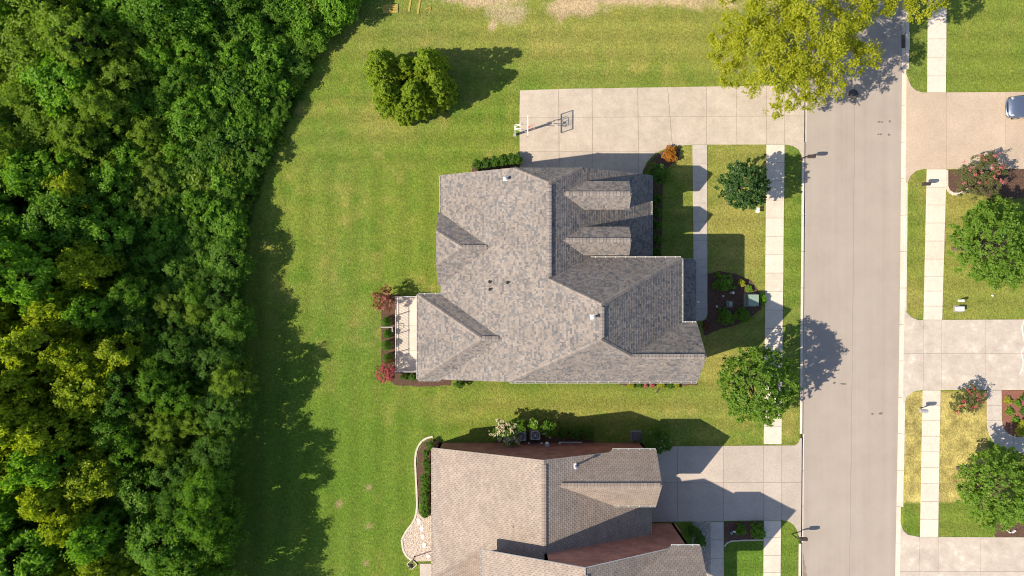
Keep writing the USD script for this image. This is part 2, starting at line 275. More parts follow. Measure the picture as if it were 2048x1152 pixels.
lawn_m = usdkit.material(stage, LK('lawn'), {
    'a': ('attribute', {'attribute': 'tint'}), 'g': ('geometry', {}), 'n1': ('noise_texture', {'scale': 5.0, 'detail': 7, 'roughness': .8}), 'n2': ('noise_texture', {'scale': 2.2, 'detail': 4, 'roughness': .6}),
    'm1': ('map_range', {'from_min': .25, 'from_max': .75, 'to_min': .35, 'to_max': 1.65}), 'm2': ('map_range', {'from_min': .3, 'from_max': .7, 'to_min': .86, 'to_max': 1.14}), 'mu': ('math', {'math_type': 'multiply'}),
    'v': ('vector_math', {'math_type': 'scale'}), 'nb': ('noise_texture', {'scale': 7.0, 'detail': 6, 'roughness': .75}), 'b': ('bump', {'strength': 1.0, 'distance': .16}), 'p': ('principled_bsdf', {'roughness': .9, 'specular_ior_level': .1, 'sheen_weight': .0})},
    [('g.position', 'n1.vector'), ('g.position', 'n2.vector'), ('n1.fac', 'm1.value'), ('n2.fac', 'm2.value'), ('m1.result', 'mu.value1'), ('m2.result', 'mu.value2'), ('a.color', 'v.vector1'), ('mu.value', 'v.scale'),
     ('v.vector', 'p.base_color'), ('g.position', 'nb.vector'), ('nb.fac', 'b.height'), ('b.normal', 'p.normal')], surface='p.BSDF')
gm = usdkit.mesh(stage, '/World/ground', (gv, quads), lawn_m, smooth=True)
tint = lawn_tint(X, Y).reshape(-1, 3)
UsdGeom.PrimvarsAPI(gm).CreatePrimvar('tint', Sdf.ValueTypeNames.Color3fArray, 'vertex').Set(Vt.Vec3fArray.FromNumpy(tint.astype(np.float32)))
setdata(gm.GetPrim(), label='mown green lawn with dry straw patches around the houses', category='ground', kind='structure')

# ------------------------------------------------------------------ paving: separate slabs over a dark joint bed
def slabs(name, label, cat, poly, xc, yc, m, top=.035, gap=.016, bed=True, seed=1, part='slab'):
    "xc, yc: joint lines in metres (ascending); an entry may be a pair of pixel points for a slanted joint"
    t = Thing(name, label, cat, (*poly.centroid.coords[0], 0), kind='structure')
    if bed:
        t.part('joint_bed', MB(seed).prism(poly.buffer(-.02), -.14, top - .03), M['joint'])
    pieces = [poly]
    for ln in list(xc) + list(yc):
        cut = LineString(ln).buffer(gap / 2, cap_style=2); new = []
        for p in pieces:
            d = p.difference(cut); new += [g for g in getattr(d, 'geoms', [d]) if g.area > .02]
        pieces = new
    rs = np.random.default_rng(seed)
    for p in pieces:
        mb = MB(); inn = p.buffer(-.012, join_style=2)
        lift = rs.uniform(-.003, .003)
        mb.prism(p, -.13, top - .012 + lift, rs.random())
        if not inn.is_empty: mb.prism(inn, top - .012 + lift, top + lift, mb.r[0][0])
        t.part(part, mb, m)
    return t
def vx(px, px2=None): return [G(px, -300), G(px if px2 is None else px2, 1500)]
def vseg(px, py, qx, qy): return [G(px, py), G(qx, qy)]
def hy(py, x0=0, x1=2400): return [G(x0, py), G(x1, py)]
# main house drive with curved south side
drive_a = PG((1040, 181), (1120, 178), (1300, 175), (1500, 172), (float(W_EDGE(170)) - .4, 170), (float(W_EDGE(250)) - .4, 250), (float(W_EDGE(322)) - .4, 322), (1604.2, 322), (1603, 310), (1597, 299), (1586, 292), (1569, 289), (1386, 289.5), (1362, 291), (1342, 294), (1322, 301), (1306, 311), (1294, 324), (1286, 340), (1284, 352), (1040, 352), (1039, 240))
rs = np.random.default_rng(3)
slabs('driveway', 'broad pale concrete driveway with the basketball goal, north of the grey-roofed house', 'driveway', drive_a, [vseg(1117.5, 100, 1118.5, 400), vseg(1183.8, 100, 1185, 400), vseg(1275.4, 100, 1277, 400), vseg(1333, 150, 1346, 305), vseg(1412.5, 100, 1414, 400), vseg(1473, 100, 1474, 300), vseg(1533, 100, 1533, 400), vseg(1569, 100, 1569, 400)], [vseg(1000, 236, 1700, 231), vseg(1000, 303, 1420, 302)], M['concrete'], seed=11)
drive_b = PG((1300, 893), (1590, 890.5), (1597, 885), (1600.5, 876), (float(W_EDGE(876)) - .4, 876), (float(W_EDGE(980)) - .4, 980), (float(W_EDGE(1074)) - .4, 1074), (1598.5, 1074), (1594, 1060), (1587, 1049), (1577, 1042.5), (1563, 1040), (1300, 1044))
slabs('driveway', 'exposed aggregate driveway half in shadow beside the tan-roofed brick house', 'driveway', drive_b, [vx(1355, 1354.5), vx(1446.8), vx(1528, 1527.5), vx(1563.5, 1562.5)], [hy(965)], M['aggregate'], seed=12)
drive_c = PG((float(E_EDGE(150)) + .4, 150), (1817, 160), (1822, 172), (1832, 181), (1845, 185), (2200, 183), (2200, 338), (1846, 338), (1832, 342), (1821, 352), (1815, 366), (float(E_EDGE(366)) + .4, 366))
slabs('driveway', 'wide tan aggregate driveway with the parked silver blue car', 'driveway', drive_c, [vx(1892), vx(2010)], [], M['tan_aggregate'], seed=13)
drive_d = PG((float(E_EDGE(615)) + .4, 615), (1813, 624), (1822, 634), (1836, 640), (2200, 638), (2200, 779.5), (1844, 780), (1826, 783), (1814, 793), (1809, 806), (float(E_EDGE(806)) + .4, 806))
slabs('driveway', 'pale streaked concrete driveway between the two right-hand front lawns', 'driveway', drive_d, [vx(1847, 1846), vx(1884, 1881.5), vx(1971), vx(2060)], [hy(707)], M['streaked_concrete'], seed=14)
drive_e = PG((float(E_EDGE(1045)) + .4, 1045), (1806, 1060), (1815, 1069), (1838, 1073.5), (2200, 1075), (2200, 1300), (float(E_EDGE(1300)) + .4, 1300), (float(E_EDGE(1152)) + .4, 1152))
slabs('driveway', 'concrete driveway in the bottom right corner below the mulch ring', 'driveway', drive_e, [vx(1840, 1838), vx(1876), vx(1960.5), vx(2050)], [hy(1143)], M['streaked_concrete'], seed=15)
# pavements
def strip(name, label, x0t, x1t, yt, x0b, x1b, yb, joints, m, seed, cat='sidewalk', top=.04):
    poly = PG((x0t, yt), (x1t, yt), (x1b, yb), (x0b, yb))
    slabs(name, label, cat, poly, [], [hy(j) for j in joints], m, top=top, gap=.022, seed=seed)
strip('sidewalk', 'concrete sidewalk slabs running past the two small street trees left of the street', 1533, 1569, 289.6, 1527.6, 1563, 888, [325, 362, 400, 436, 473, 509, 546, 583, 620, 657, 693, 730, 766, 802, 853], M['walk_concrete'], 21)
strip('sidewalk', 'short sidewalk at the bottom left of the street below the aggregate driveway', 1527.5, 1562, 1041, 1526, 1560, 1300, [1075, 1110, 1145, 1180, 1215, 1250], M['walk_concrete'], 22)
strip('sidewalk', 'pale sidewalk dappled by the yellow-green tree in the top right', 1857, 1895, -260, 1854.5, 1891.5, 184.6, [-220, -182, -145, -108, -70, -32, 6, 40, 78, 116, 152], M['pale_walk'], 23)
strip('sidewalk', 'bright white sidewalk beside the brick-edged crape myrtle bed', 1853.5, 1893, 338.4, 1847, 1884, 639.5, [374.4, 410, 446, 482, 518, 553, 582, 612], M['pale_walk'], 24)
strip('sidewalk', 'sidewalk crossing the straw-yellow lawn on the right', 1845.5, 1881, 780.4, 1840, 1876, 1073.5, [810, 841, 872, 903.6, 935, 967, 1003, 1038], M['pale_walk'], 25)
walk_a = PG((1385, 290), (1414, 290), (1414.5, 625), (1412.5, 635), (1407, 641), (1365, 643), (1365, 560), (1387, 560))
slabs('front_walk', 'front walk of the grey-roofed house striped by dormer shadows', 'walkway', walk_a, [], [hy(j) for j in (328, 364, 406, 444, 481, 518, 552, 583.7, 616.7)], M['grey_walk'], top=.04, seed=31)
walk_b = PG((1420.5, 1043.5), (1447, 1043), (1448, 1300), (1421, 1300))
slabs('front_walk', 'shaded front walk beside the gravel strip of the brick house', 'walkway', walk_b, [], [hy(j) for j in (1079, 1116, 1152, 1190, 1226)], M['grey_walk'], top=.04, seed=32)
walk_c = PG((1973.5, 780.3), (2003, 780.3), (2003.5, 838), (2005, 850), (2010, 861), (2018, 868), (2030, 873.5), (2200, 874), (2200, 908), (2035, 906), (2010, 901), (1990, 889), (1979, 872), (1974, 852))
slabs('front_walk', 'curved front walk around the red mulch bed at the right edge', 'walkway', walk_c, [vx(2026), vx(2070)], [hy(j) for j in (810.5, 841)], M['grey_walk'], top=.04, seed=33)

# street: two pours with a joint along the crown, gutter pans and kerbs
street_m = usdkit.material(stage, LK('street'), {'g': ('geometry', {}), 'mp': ('mapping', {'scale': (1.5, .035, 1)}), 'n': ('noise_texture', {'scale': 1.0, 'detail': 4, 'roughness': .6}), 'n2': ('noise_texture', {'scale': .45, 'detail': 6, 'roughness': .65}), 'n3': ('noise_texture', {'scale': 14, 'detail': 6, 'roughness': .7}),
    'a1': ('math', {'math_type': 'multiply_add', 'value2': .4, 'value3': -.1}), 'a2': ('math', {'math_type': 'multiply_add', 'value2': .5}), 'a3': ('math', {'math_type': 'multiply_add', 'value2': .35}),
    'r': ('rgb_ramp', {'ramp': [(.2, (.232, .196, .172)), (.5, (.292, .252, .224)), (.8, (.34, .297, .265))]}), 'b': ('bump', {'strength': .2, 'distance': .01}), 'p': ('principled_bsdf', {'roughness': .92, 'specular_ior_level': .2})},
    [('g.position', 'mp.vector'), ('mp.vector', 'n.vector'), ('g.position', 'n2.vector'), ('g.position', 'n3.vector'), ('n.fac', 'a1.value1'), ('n2.fac', 'a2.value1'), ('a1.value', 'a2.value3'), ('n3.fac', 'a3.value1'), ('a2.value', 'a3.value3'), ('a3.value', 'r.fac'), ('r.color', 'p.base_color'), ('n3.fac', 'b.height'), ('b.normal', 'p.normal')], surface='p.BSDF')
st = Thing('street', 'pale weathered street running down the right of the picture', 'street', (27.9, 0, -.12), kind='structure')
pys = [-2600, -300, 0, 290, 600, 890, 1152, 1500, 3800]
def along(fn, a, b):
    "a strip of street between offsets a, b (px) from the edge line"
    return Polygon([G(fn(q) + a, q) for q in pys] + [G(fn(q) + b, q) for q in pys[::-1]])
mid = lambda q: (W_EDGE(q) + E_EDGE(q)) / 2 - 0
for a, b in ((lambda q: W_EDGE(q) + 5, lambda q: mid(q) - .2), (lambda q: mid(q) + .2, lambda q: E_EDGE(q) - 7)):
    st.part('road_panel', MB().prism(Polygon([G(a(q), q) for q in pys] + [G(b(q), q) for q in pys[::-1]]), -.3, -.12), street_m)
st.part('road_bed', MB().prism(along(W_EDGE, .3, 195), -.34, -.16), M['dark_joint'])  # near-black bed, seen as a thin line beside the west kerb
def kerb_line(fn, side, gaps, label_part):
    q = -300; rs = np.random.default_rng(5 + side)
    while q < 1450:
        q2 = q + 73
        lowered = any(g0 < (q + q2) / 2 < g1 for g0, g1 in gaps)
        def seg(a, b): return Polygon([G(fn(q + .35) + a, q + .35), G(fn(q2 - .35) + a, q2 - .35), G(fn(q2 - .35) + b, q2 - .35), G(fn(q + .35) + b, q + .35)])
        top = -.05 if lowered else .025
        st.part('kerb', MB().prism(seg(-4.6 * side, .2 * side), -.3, top, rs.random()), M['curb'])
        st.part('gutter_pan', MB().prism(seg((2.2 if side > 0 else .4) * side, (5.2 if side > 0 else 7.2) * side), -.3, -.112, rs.random()), M['curb'] if side < 0 or lowered else M['concrete'])
        q = q2
kerb_line(W_EDGE, 1, [(160, 318), (885, 1072)], 'w')
kerb_line(E_EDGE, -1, [(150, 366), (620, 800), (1050, 1500)], 'e')
# street furniture on the road surface
def disc(c, r, h, n=28):
    m = trimesh.creation.cylinder(r, h, sections=n); m.apply_translation([c[0], c[1], c[2]]); return m
mh = Thing('manhole', 'round iron manhole cover in the street below the yellow-green tree', 'manhole cover', (*G(1708, 188), -.12))
mh.part('frame', MB().tm(trimesh.creation.annulus(.33, .42, .02).apply_translation([*G(1708, 188), -.108])), M['iron'])
lid = MB().tm(disc((*G(1708, 188), -.112), .32, .018))
for i in range(-3, 4): lid.box((G(1708, 188)[0] + i * .08, G(1708, 188)[1], -.101), (.03, .5 - abs(i) * .08, .006))
mh.part('cover', lid, M['iron'])
dr = Thing('storm_drain', 'kerb inlet of a storm drain on the right side of the street near the top', 'storm drain', (*G(1809, 82), 0))
dr.part('grate', MB().box((*G(1807.5, 82), -.098), (.28, 1.1, .02)), M['iron'])
dr.part('hood', MB().box((*G(1815.5, 82), .03), (.3, 1.5, .05)), M['curb'])
for i, (px, py, rx, ry) in enumerate(((1760, 243, 3, 1.6), (1765, 243.5, 2, 1.6), (1781, 242, 2.6, 2.4), (1758, 268, 2.5, 1.4), (1763, 268, 2.2, 1.8), (1779, 269, 2.6, 2.4), (1670, 766, 3, 2.5), (1688, 768, 5.5, 2), (1746, 828, 3, 2), (1763, 827, 4, 2.4))):
    th = np.linspace(0, 2 * math.pi, 15)[:-1]; rr = 1 + np.random.default_rng(i).uniform(-.3, .3, 14)
    where = ('leftmost in the upper row of the four-spot group', 'second in the upper row of the four-spot group', 'rightmost in the upper row of the four-spot group', 'leftmost in the lower row of the four-spot group', 'second in the lower row of the four-spot group', 'rightmost in the lower row of the four-spot group', 'left of the pair under the tree shadow', 'right of the pair under the tree shadow', 'left of the pair opposite the straw-yellow lawn', 'right of the pair opposite the straw-yellow lawn')[i]
    single('oil_stain', MB().prism(Polygon([G(px + rx * r * math.cos(a), py + ry * r * math.sin(a)) for a, r in zip(th, rr)]), -.12, -.1165), M['stain'], 'dark oil spot on the street, ' + where, 'stain', 'oil spots on the street')
wet = [(1606.5, 1108), (1608.5, 1112), (1608, 1120), (1610.5, 1124), (1610, 1131), (1613.5, 1136), (1612.5, 1146), (1615, 1152), (1613, 1300), (1605, 1300)]
single('damp_patch', MB().prism(PG(*wet), -.112, -.1075), mat('damp', [(.15, .115, .09), (.25, .205, .17)], 5, rough=.8), 'brown damp stain along the gutter at the bottom of the street', 'stain')
cr = MB()
pts = [(2048, 640), (2043, 655), (2046, 672), (2050, 690), (2042, 705), (2046, 722), (2044, 738), (2039, 748)]
cr.prism(LineString([G(*p) for p in pts]).buffer(.05), .036, .042)
single('sealed_crack', cr, M['pale_wash'], 'white sealed crack wandering across the concrete driveway at the right edge', 'crack')

# ------------------------------------------------------------------ beds
def ragged(poly, amp=.08, seed=0):
    ring = poly.exterior; L = ring.length; n = max(12, int(L / .22)); out = []
    for i in range(n):
        p = ring.interpolate(i * L / n); d = (fb(np.array([p.x]), np.array([p.y]), 2.1, seed)[0] - .5) * 2 * amp; e = (fb(np.array([p.x]), np.array([p.y]), 2.1, seed + 5)[0] - .5) * 2 * amp
        out.append((p.x + d, p.y + e))
    return Polygon(out).buffer(0)
def bed(name, label, poly, m, top=.03, amp=.1, seed=0, cat='bed'):
    single(name, MB().prism(ragged(poly, amp, seed), -.05, top), m, label, cat, kind='structure')
bed('mulch_bed', 'dark mulch bed with utility boxes in front of the grey-roofed house', PG((1405, 548), (1440, 543), (1470, 547), (1500, 560), (1513, 575), (1524, 596), (1522, 618), (1500, 638), (1470, 651), (1435, 660), (1408, 672), (1404, 640), (1415, 640), (1415, 548)), M['mulch'], seed=1)
bed('mulch_bed', 'mulch strip with clipped cones west of the porch', PG((763, 590), (800, 590), (800, 740), (840, 740), (902, 760), (902, 771), (840, 773), (790, 770), (762, 740)), M['mulch'], seed=2)
bed('mulch_bed', 'mulch under the dark hedge north of the grey roof', PG((944, 325), (1038, 312), (1038, 360), (944, 360)), M['mulch'], seed=3)
bed('mulch_bed', 'mulch bed round the orange shrub at the bend of the driveway', PG((1288, 342), (1296, 326), (1308, 314), (1322, 304), (1345, 296), (1360, 296), (1358, 318), (1340, 330), (1326, 350), (1322, 520), (1300, 520), (1285, 350)), M['mulch'], seed=4)
bed('mulch_bed', 'mulch strip with low flowers along the south wall of the grey-roofed house', PG((1235, 740), (1395, 740), (1395, 771), (1360, 771), (1300, 768), (1240, 771)), M['mulch'], seed=5)
bed('mulch_bed', 'narrow mulch bed with clipped balls west of the tan roof', PG((838, 900), (846, 886), (862, 877), (880, 884), (880, 1040), (842, 1020), (836, 990), (834, 930)), M['mulch'], seed=6)
bed('mulch_bed', 'dark bed with two shrubs and garden ornaments beside the shaded front walk', PG((1448.5, 1044), (1527, 1042), (1526, 1078), (1480, 1079), (1456, 1083), (1449, 1092)), M['mulch'], seed=7, amp=.03)
bed('mulch_bed', 'mulch bed with a brick edge under the pink crape myrtle', PG((1893, 340), (2048, 338), (2100, 338), (2100, 390), (2010, 400), (1930, 385), (1905, 388), (1894, 380)), M['mulch'], seed=8, amp=.03)
bed('mulch_bed', 'red mulch bed with small perennials at the right edge', PG((2003.5, 780.5), (2200, 780.5), (2200, 873), (2032, 872.5), (2018, 867), (2010, 860), (2005, 848)), M['red_mulch'], seed=9, amp=.01)
bed('mulch_bed', 'round mulch ring under the tree in the bottom right corner', PG((1988, 1050), (2002, 1043), (2060, 1045), (2070, 1074), (1990, 1074)), M['mulch'], seed=10)
bed('mulch_bed', 'dark planting bed along the north brick wall', PG((990, 866), (1185, 862), (1190, 893), (990, 893)), M['mulch'], seed=12)
# river gravel with a kerb of cast edging
gpoly = PG((866, 1031), (838, 1027), (836, 1012), (828, 1046), (810, 1066), (803, 1084), (808, 1104), (822, 1118), (836, 1122), (890, 1122), (890, 1031))
def gravel(name, label, poly, m, n, seed, r=(.03, .065)):
    t = Thing(name, label, 'gravel', (*poly.centroid.coords[0], 0), kind='stuff'); rs = np.random.default_rng(seed)
    t.part('gravel_base', MB(seed).prism(poly, -.05, .015, .3), m)
    ico = trimesh.creation.icosphere(0); mb = MB(seed); x0, y0, x1, y1 = poly.bounds; k = 0
    from shapely import contains_xy
    pts = rs.uniform((x0, y0), (x1, y1), (n * 3, 2)); pts = pts[contains_xy(poly, pts[:, 0], pts[:, 1])][:n]
    for p in pts:
        s = rs.uniform(*r) * np.array([1, rs.uniform(.6, 1), .5]); a = rs.uniform(0, 6.3); R = np.array([[math.cos(a), -math.sin(a), 0], [math.sin(a), math.cos(a), 0], [0, 0, 1]])
        mb.add((ico.vertices * s) @ R.T + [*p, .02], ico.faces)
    t.part('pebbles', mb, m, kind='stuff')
gravel('gravel_bed', 'pale river gravel inside the curved edging at the south-west corner of the tan roof', gpoly, M['river_gravel'], 5000, 1)
gravel('gravel_bed', 'grey gravel strip between brick wall and shaded front walk', PG((1385, 1043), (1420, 1043), (1420.5, 1300), (1380, 1300)), M['grey_gravel'], 4000, 2)
ge = [(866, 873), (852, 876), (841, 884), (833, 898), (830, 920), (832, 960), (834, 1000), (834, 1020), (828, 1043), (812, 1062), (803, 1080), (806, 1100), (815, 1115), (824, 1120)]
ls = LineString([G(*p) for p in ge]); L = ls.length; t = Thing('garden_edging', 'curved pale cast edging around the bed west of the tan roof', 'edging', G(832, 990))
n = int(L / .5)
for i in range(n):
    a, b = ls.interpolate(i * L / n + .008), ls.interpolate((i + 1) * L / n - .008); sg = LineString([a, b]).buffer(.075, cap_style=2)
    t.part('edging_stone', MB(i).prism(sg, -.05, .07), M['stone_edge'])
ge = [(1893, 340), (1893, 372), (1897, 382), (1906, 388), (1918, 388), (1932, 382), (1936, 378)]
ls = LineString([G(*p) for p in ge]); L = ls.length; t = Thing('garden_edging', 'brick edging of the crape myrtle bed on the right', 'edging', G(1900, 375))
n = int(L / .22)
for i in range(n):
    a, b = ls.interpolate(i * L / n + .006), ls.interpolate((i + 1) * L / n - .006)
    t.part('edging_brick', MB(i).prism(LineString([a, b]).buffer(.11, cap_style=2), -.05, .06), M['stone_edge'])
ls = LineString([G(*p) for p in ((1449, 1092), (1453, 1086), (1462, 1082), (1485, 1080.5), (1525, 1080))])
single('garden_edging', MB().prism(ls.buffer(.05), -.03, .06), M['stone_edge'], 'thin concrete edging of the dark bed with ornaments', 'edging')
for i, (px, py, w, h, l) in enumerate(((838.5, 1042, .28, .5, 'white stepping stone nearest the hedge in the river gravel'), (844, 1057, .3, .42, 'second white stepping stone from the hedge in the river gravel'), (846, 1073, .28, .4, 'third white stepping stone from the hedge in the river gravel'), (848.5, 1090, .3, .5, 'fourth white stepping stone from the hedge in the river gravel'), (857, 1112, .35, .3, 'white stepping stone nearest the lamp post in the river gravel'))):
    c = G(px, py); th = np.linspace(0, 2 * math.pi, 10)[:-1]; rr = 1 + np.random.default_rng(i + 60).uniform(-.14, .14, 9)
    single('stepping_stone', MB().prism(Polygon([(c[0] + w / 2 * r * math.cos(a), c[1] + h / 2 * r * math.sin(a)) for a, r in zip(th, rr)]), 0, .075), M['white_stone'], l, 'stepping stone')

# ------------------------------------------------------------------ roofs
def plane(p0, gx, gy, z0): return lambda x, y: z0 + gx * (x - p0[0]) + gy * (y - p0[1])
def shingles(poly, f, seed, course=.165, lift=.02, regular=False):
    """stepped courses of separate shingle tabs over the plan polygon; f(x, y) gives the roof plane's height"""
    gx, gy = f(1, 0) - f(0, 0), f(0, 1) - f(0, 0); g = math.hypot(gx, gy); up = np.array([gx, gy]) / g; al = np.array([-up[1], up[0]])
    step = course / math.sqrt(1 + g * g); rs = np.random.default_rng(seed); mb = MB(seed)
    R = np.array([[al[0], al[1]], [up[0], up[1]]])
    pl = affinity.affine_transform(poly, [R[0, 0], R[0, 1], R[1, 0], R[1, 1], 0, 0])
    u0, v0, u1, v1 = pl.bounds; vv = v0 - .02
    for g_ in getattr(poly, 'geoms', [poly]):
        t2, tf = trimesh.creation.triangulate_polygon(g_, engine='earcut'); mb.add(np.column_stack([t2, f(t2[:, 0], t2[:, 1]) + .003]), tf, -2.0)  # underlay coloured near-black, painting in the shade of the gaps between tabs
    def emit(q, va, vb, r, thick):
        q = np.asarray(q); t = np.clip((vb - q[:, 1]) / (vb - va), 0, 1.2)
        xy = q @ R; z = f(xy[:, 0], xy[:, 1]) + lift * .3 + (.014 + thick) * t
        top = np.column_stack([xy, z]); bot = np.column_stack([xy, f(xy[:, 0], xy[:, 1]) - .005]); k = len(q)
        fc = [[0, i, i + 1] for i in range(1, k - 1)]
        for i in range(k):
            j = (i + 1) % k
            if q[i, 1] < vb - 1e-6 or q[j, 1] < vb - 1e-6: fc += [[i, k + i, k + j], [i, k + j, j]]
        mb.add(np.vstack([top, bot]), fc, r)
    while vv < v1:
        va, vb = vv, vv + step; vv = vb
        sl = pl.intersection(sbox(u0 - 1, va, u1 + 1, vb))
        if sl.is_empty: continue
        s0, _, s1, _ = sl.bounds; u = (math.floor(s0 / .305) - .5 * (int(round((va - v0) / step)) % 2)) * .305 if regular else s0 - rs.uniform(0, .3); r = rs.random()
        while u < s1:
            w = .305 if regular else rs.choice([.08, .11, .15, .2]); a, b = u, u + w - (.024 if regular else .005); u = u + w
            if rs.random() < .85: r = rs.random()
            bx = sbox(a, va, b, vb); q = sl.intersection(bx)
            for gq in getattr(q, 'geoms', [q]):
                if gq.geom_type != 'Polygon' or gq.area < 1e-4: continue
                c = np.array(gq.exterior.coords)[:-1]
                if gq.exterior.is_ccw is False: c = c[::-1]
                emit(c, va, vb, r, 0 if regular else rs.choice([0, .008]))
    return mb
def deck(polys_f, t=.2, drop=.0):
    mb = MB()
    for poly, f in polys_f:
        for g in getattr(poly, 'geoms', [poly]):
            v2, fc = trimesh.creation.triangulate_polygon(g, engine='earcut'); v2 = np.asarray(v2); fc = np.asarray(fc)
            z = f(v2[:, 0], v2[:, 1]); k = len(v2)
            fs = [list(q) for q in fc] + [[k + q[0], k + q[2], k + q[1]] for q in fc]
            ring = np.array(g.exterior.coords)[:-1]; base = 2 * k; m = len(ring); zr = f(ring[:, 0], ring[:, 1])
            vs = np.vstack([np.column_stack([v2, z - drop]), np.column_stack([v2, z - t]), np.column_stack([ring, zr - drop]), np.column_stack([ring, zr - t])])
            for i in range(m):
                j = (i + 1) % m; fs += [[base + i, base + m + i, base + m + j], [base + i, base + m + j, base + j]]
            mb.add(vs, fs)
    return mb
def caps(p0, p1, fa, fb_, seed, w=.15, up=.035, exp=.2, lip=.02, flat=1.0):
    "overlapping ridge or hip cap shingles from p0 (low) to p1; fa, fb_ are the planes on the left and right"
    p0, p1 = np.array(p0, float), np.array(p1, float); d = p1 - p0; L = np.linalg.norm(d); n = max(1, int(round(L / exp))); dp = d[:2] / np.linalg.norm(d[:2]); nr = np.array([-dp[1], dp[0]])
    mb = MB(seed)
    for i in range(n):
        a, b = p0 + d * (i / n), p0 + d * ((i + .91) / n); fs, vs = [], []
        for s, h in ((a, up + lip), (b, up + .004)):
            for k in (-1, 0, 1):
                xy = s[:2] + nr * w * k; ff = fa if k > 0 else fb_
                zr = min(fa(*s[:2]), fb_(*s[:2])); z = zr if k == 0 else zr + (ff(*xy) - zr) * flat
                vs.append([*xy, z + h])
        low = [[v[0], v[1], v[2] - up - .01 - (w * .5 if flat < 1 else 0)] for v in vs]; vs = vs + low
        fs = [[0, 1, 4], [0, 4, 3], [1, 2, 5], [1, 5, 4], [0, 6, 7], [0, 7, 1], [1, 7, 8], [1, 8, 2], [0, 3, 9], [0, 9, 6], [2, 8, 11], [2, 11, 5], [3, 4, 10], [3, 10, 9], [4, 5, 11], [4, 11, 10]]
        mb.add(vs, fs)
    return mb
def gutter(p0, p1, z, out, w=.105, h=.11):
    "a U channel along p0-p1 on the outer side (out: unit vector in plan), with hangers"
    p0, p1, out = np.array(p0, float), np.array(p1, float), np.array(out, float); d = p1 - p0; L = np.linalg.norm(d); rz = math.atan2(d[1], d[0]); c = (p0 + p1) / 2
    a, b, q = MB(), MB(), MB()
    a.box((*(c + out * .012), z - h / 2), (L, .012, h), rz); a.box((*(c + out * (w - .01)), z - h / 2 + .01), (L, .02, h), rz); a.box((*(c + out * w / 2), z - h), (L, w, .012), rz)
    for e in (p0, p1): a.box((*(e + out * w / 2), z - h / 2), (.012, w, h), rz)
    b.box((*(c + out * w / 2), z - h + .02), (L - .03, w - .03, .02), rz)
    n = max(2, int(L / .75))
    for i in range(n):
        s = p0 + d * ((i + .5) / n); q.box((*(s + out * w / 2), z + .003), (.035, w, .012), rz)
    return a, b, q
def face(p0, p1, f, z0=-.2, n=None, t=.2):
    "an upright wall slab from p0 to p1 whose top follows f"
    p0, p1 = np.array(p0, float), np.array(p1, float); n = n or max(2, int(np.linalg.norm(p1 - p0) / .3)); d = (p1 - p0) / np.linalg.norm(p1 - p0); inn = np.array([-d[1], d[0]]) * t
    s = np.linspace(0, 1, n + 1)[:, None]; a = p0 + (p1 - p0) * s; b = a + inn; za = np.array([max(f(*q) - .15, z0 + .1) for q in a])
    m = n + 1; vs = np.vstack([np.column_stack([a, np.full(m, z0)]), np.column_stack([a, za]), np.column_stack([b, np.full(m, z0)]), np.column_stack([b, za])]); fs = []
    for i in range(n): fs += [[i, i + 1, m + i + 1, m + i], [2 * m + i + 1, 2 * m + i, 3 * m + i, 3 * m + i + 1], [m + i, m + i + 1, 3 * m + i + 1, 3 * m + i]]
    fs += [[0, m, 3 * m, 2 * m], [n, 2 * m + n, 3 * m + n, m + n]]
    return vs, fs
def window(t, c, w, h, nrm, mframe='white_trim'):
    "a framed two-sash window on a wall; nrm: outward unit vector in plan"
    c = np.array(c, float); nrm = np.array([*nrm, 0.0]); al = np.array([-nrm[1], nrm[0], 0]); rz = math.atan2(al[1], al[0]); fr = MB()
    for s in (-1, 1): fr.box(c + al * s * (w / 2) + nrm * .03, (.08, .08, h + .08), rz)
    for s in (-1, 0, 1): fr.box(c + np.array([0, 0, s * h / 2]) + nrm * .025, (w - .082, .06, .07 if s else .05), rz)
    fp = t.part('window', fr, M[mframe])
    for s in (-1, 1): t.part('pane', MB().box(c + np.array([0, 0, s * h / 4]) + nrm * .012, (w - .1, .012, h / 2 - .08), rz), M['dark_glass'], parent=fp)
    t.part('sill', MB().box(c + np.array([0, 0, -h / 2 - .08]) + nrm * .05, (w + .2, .14, .07), rz), M['stone_edge'], parent=fp)

def house_roof(t, slopes, cap_lines, gutters, m_sh, m_cap, seed, course):
    rp = t.part('roof', deck([(p, f) for p, f in slopes]), M['white_trim'])
    for i, (p, f) in enumerate(slopes):
        g = p.buffer(.03, join_style=2)
        t.part('shingle_slope', shingles(g, f, seed + i, course, regular=m_sh == 'shingle_tan'), M[m_sh], parent=rp, kind='stuff')
    for i, c in enumerate(cap_lines):
        t.part('ridge_cap', caps(*c[:4], seed=seed + 50 + i, **(c[4] if len(c) > 4 else {})), M[m_cap], parent=rp, kind='stuff')
    for (p0, p1, z, out) in gutters:
        a, b, q = gutter(p0, p1, z, out)
        gp = t.part('gutter', a, M['white_metal']); t.part('gutter_bed', b, M['gutter_inside'], parent=gp); t.part('hanger', q, M['white_metal'], parent=gp, kind='stuff')
    return rp

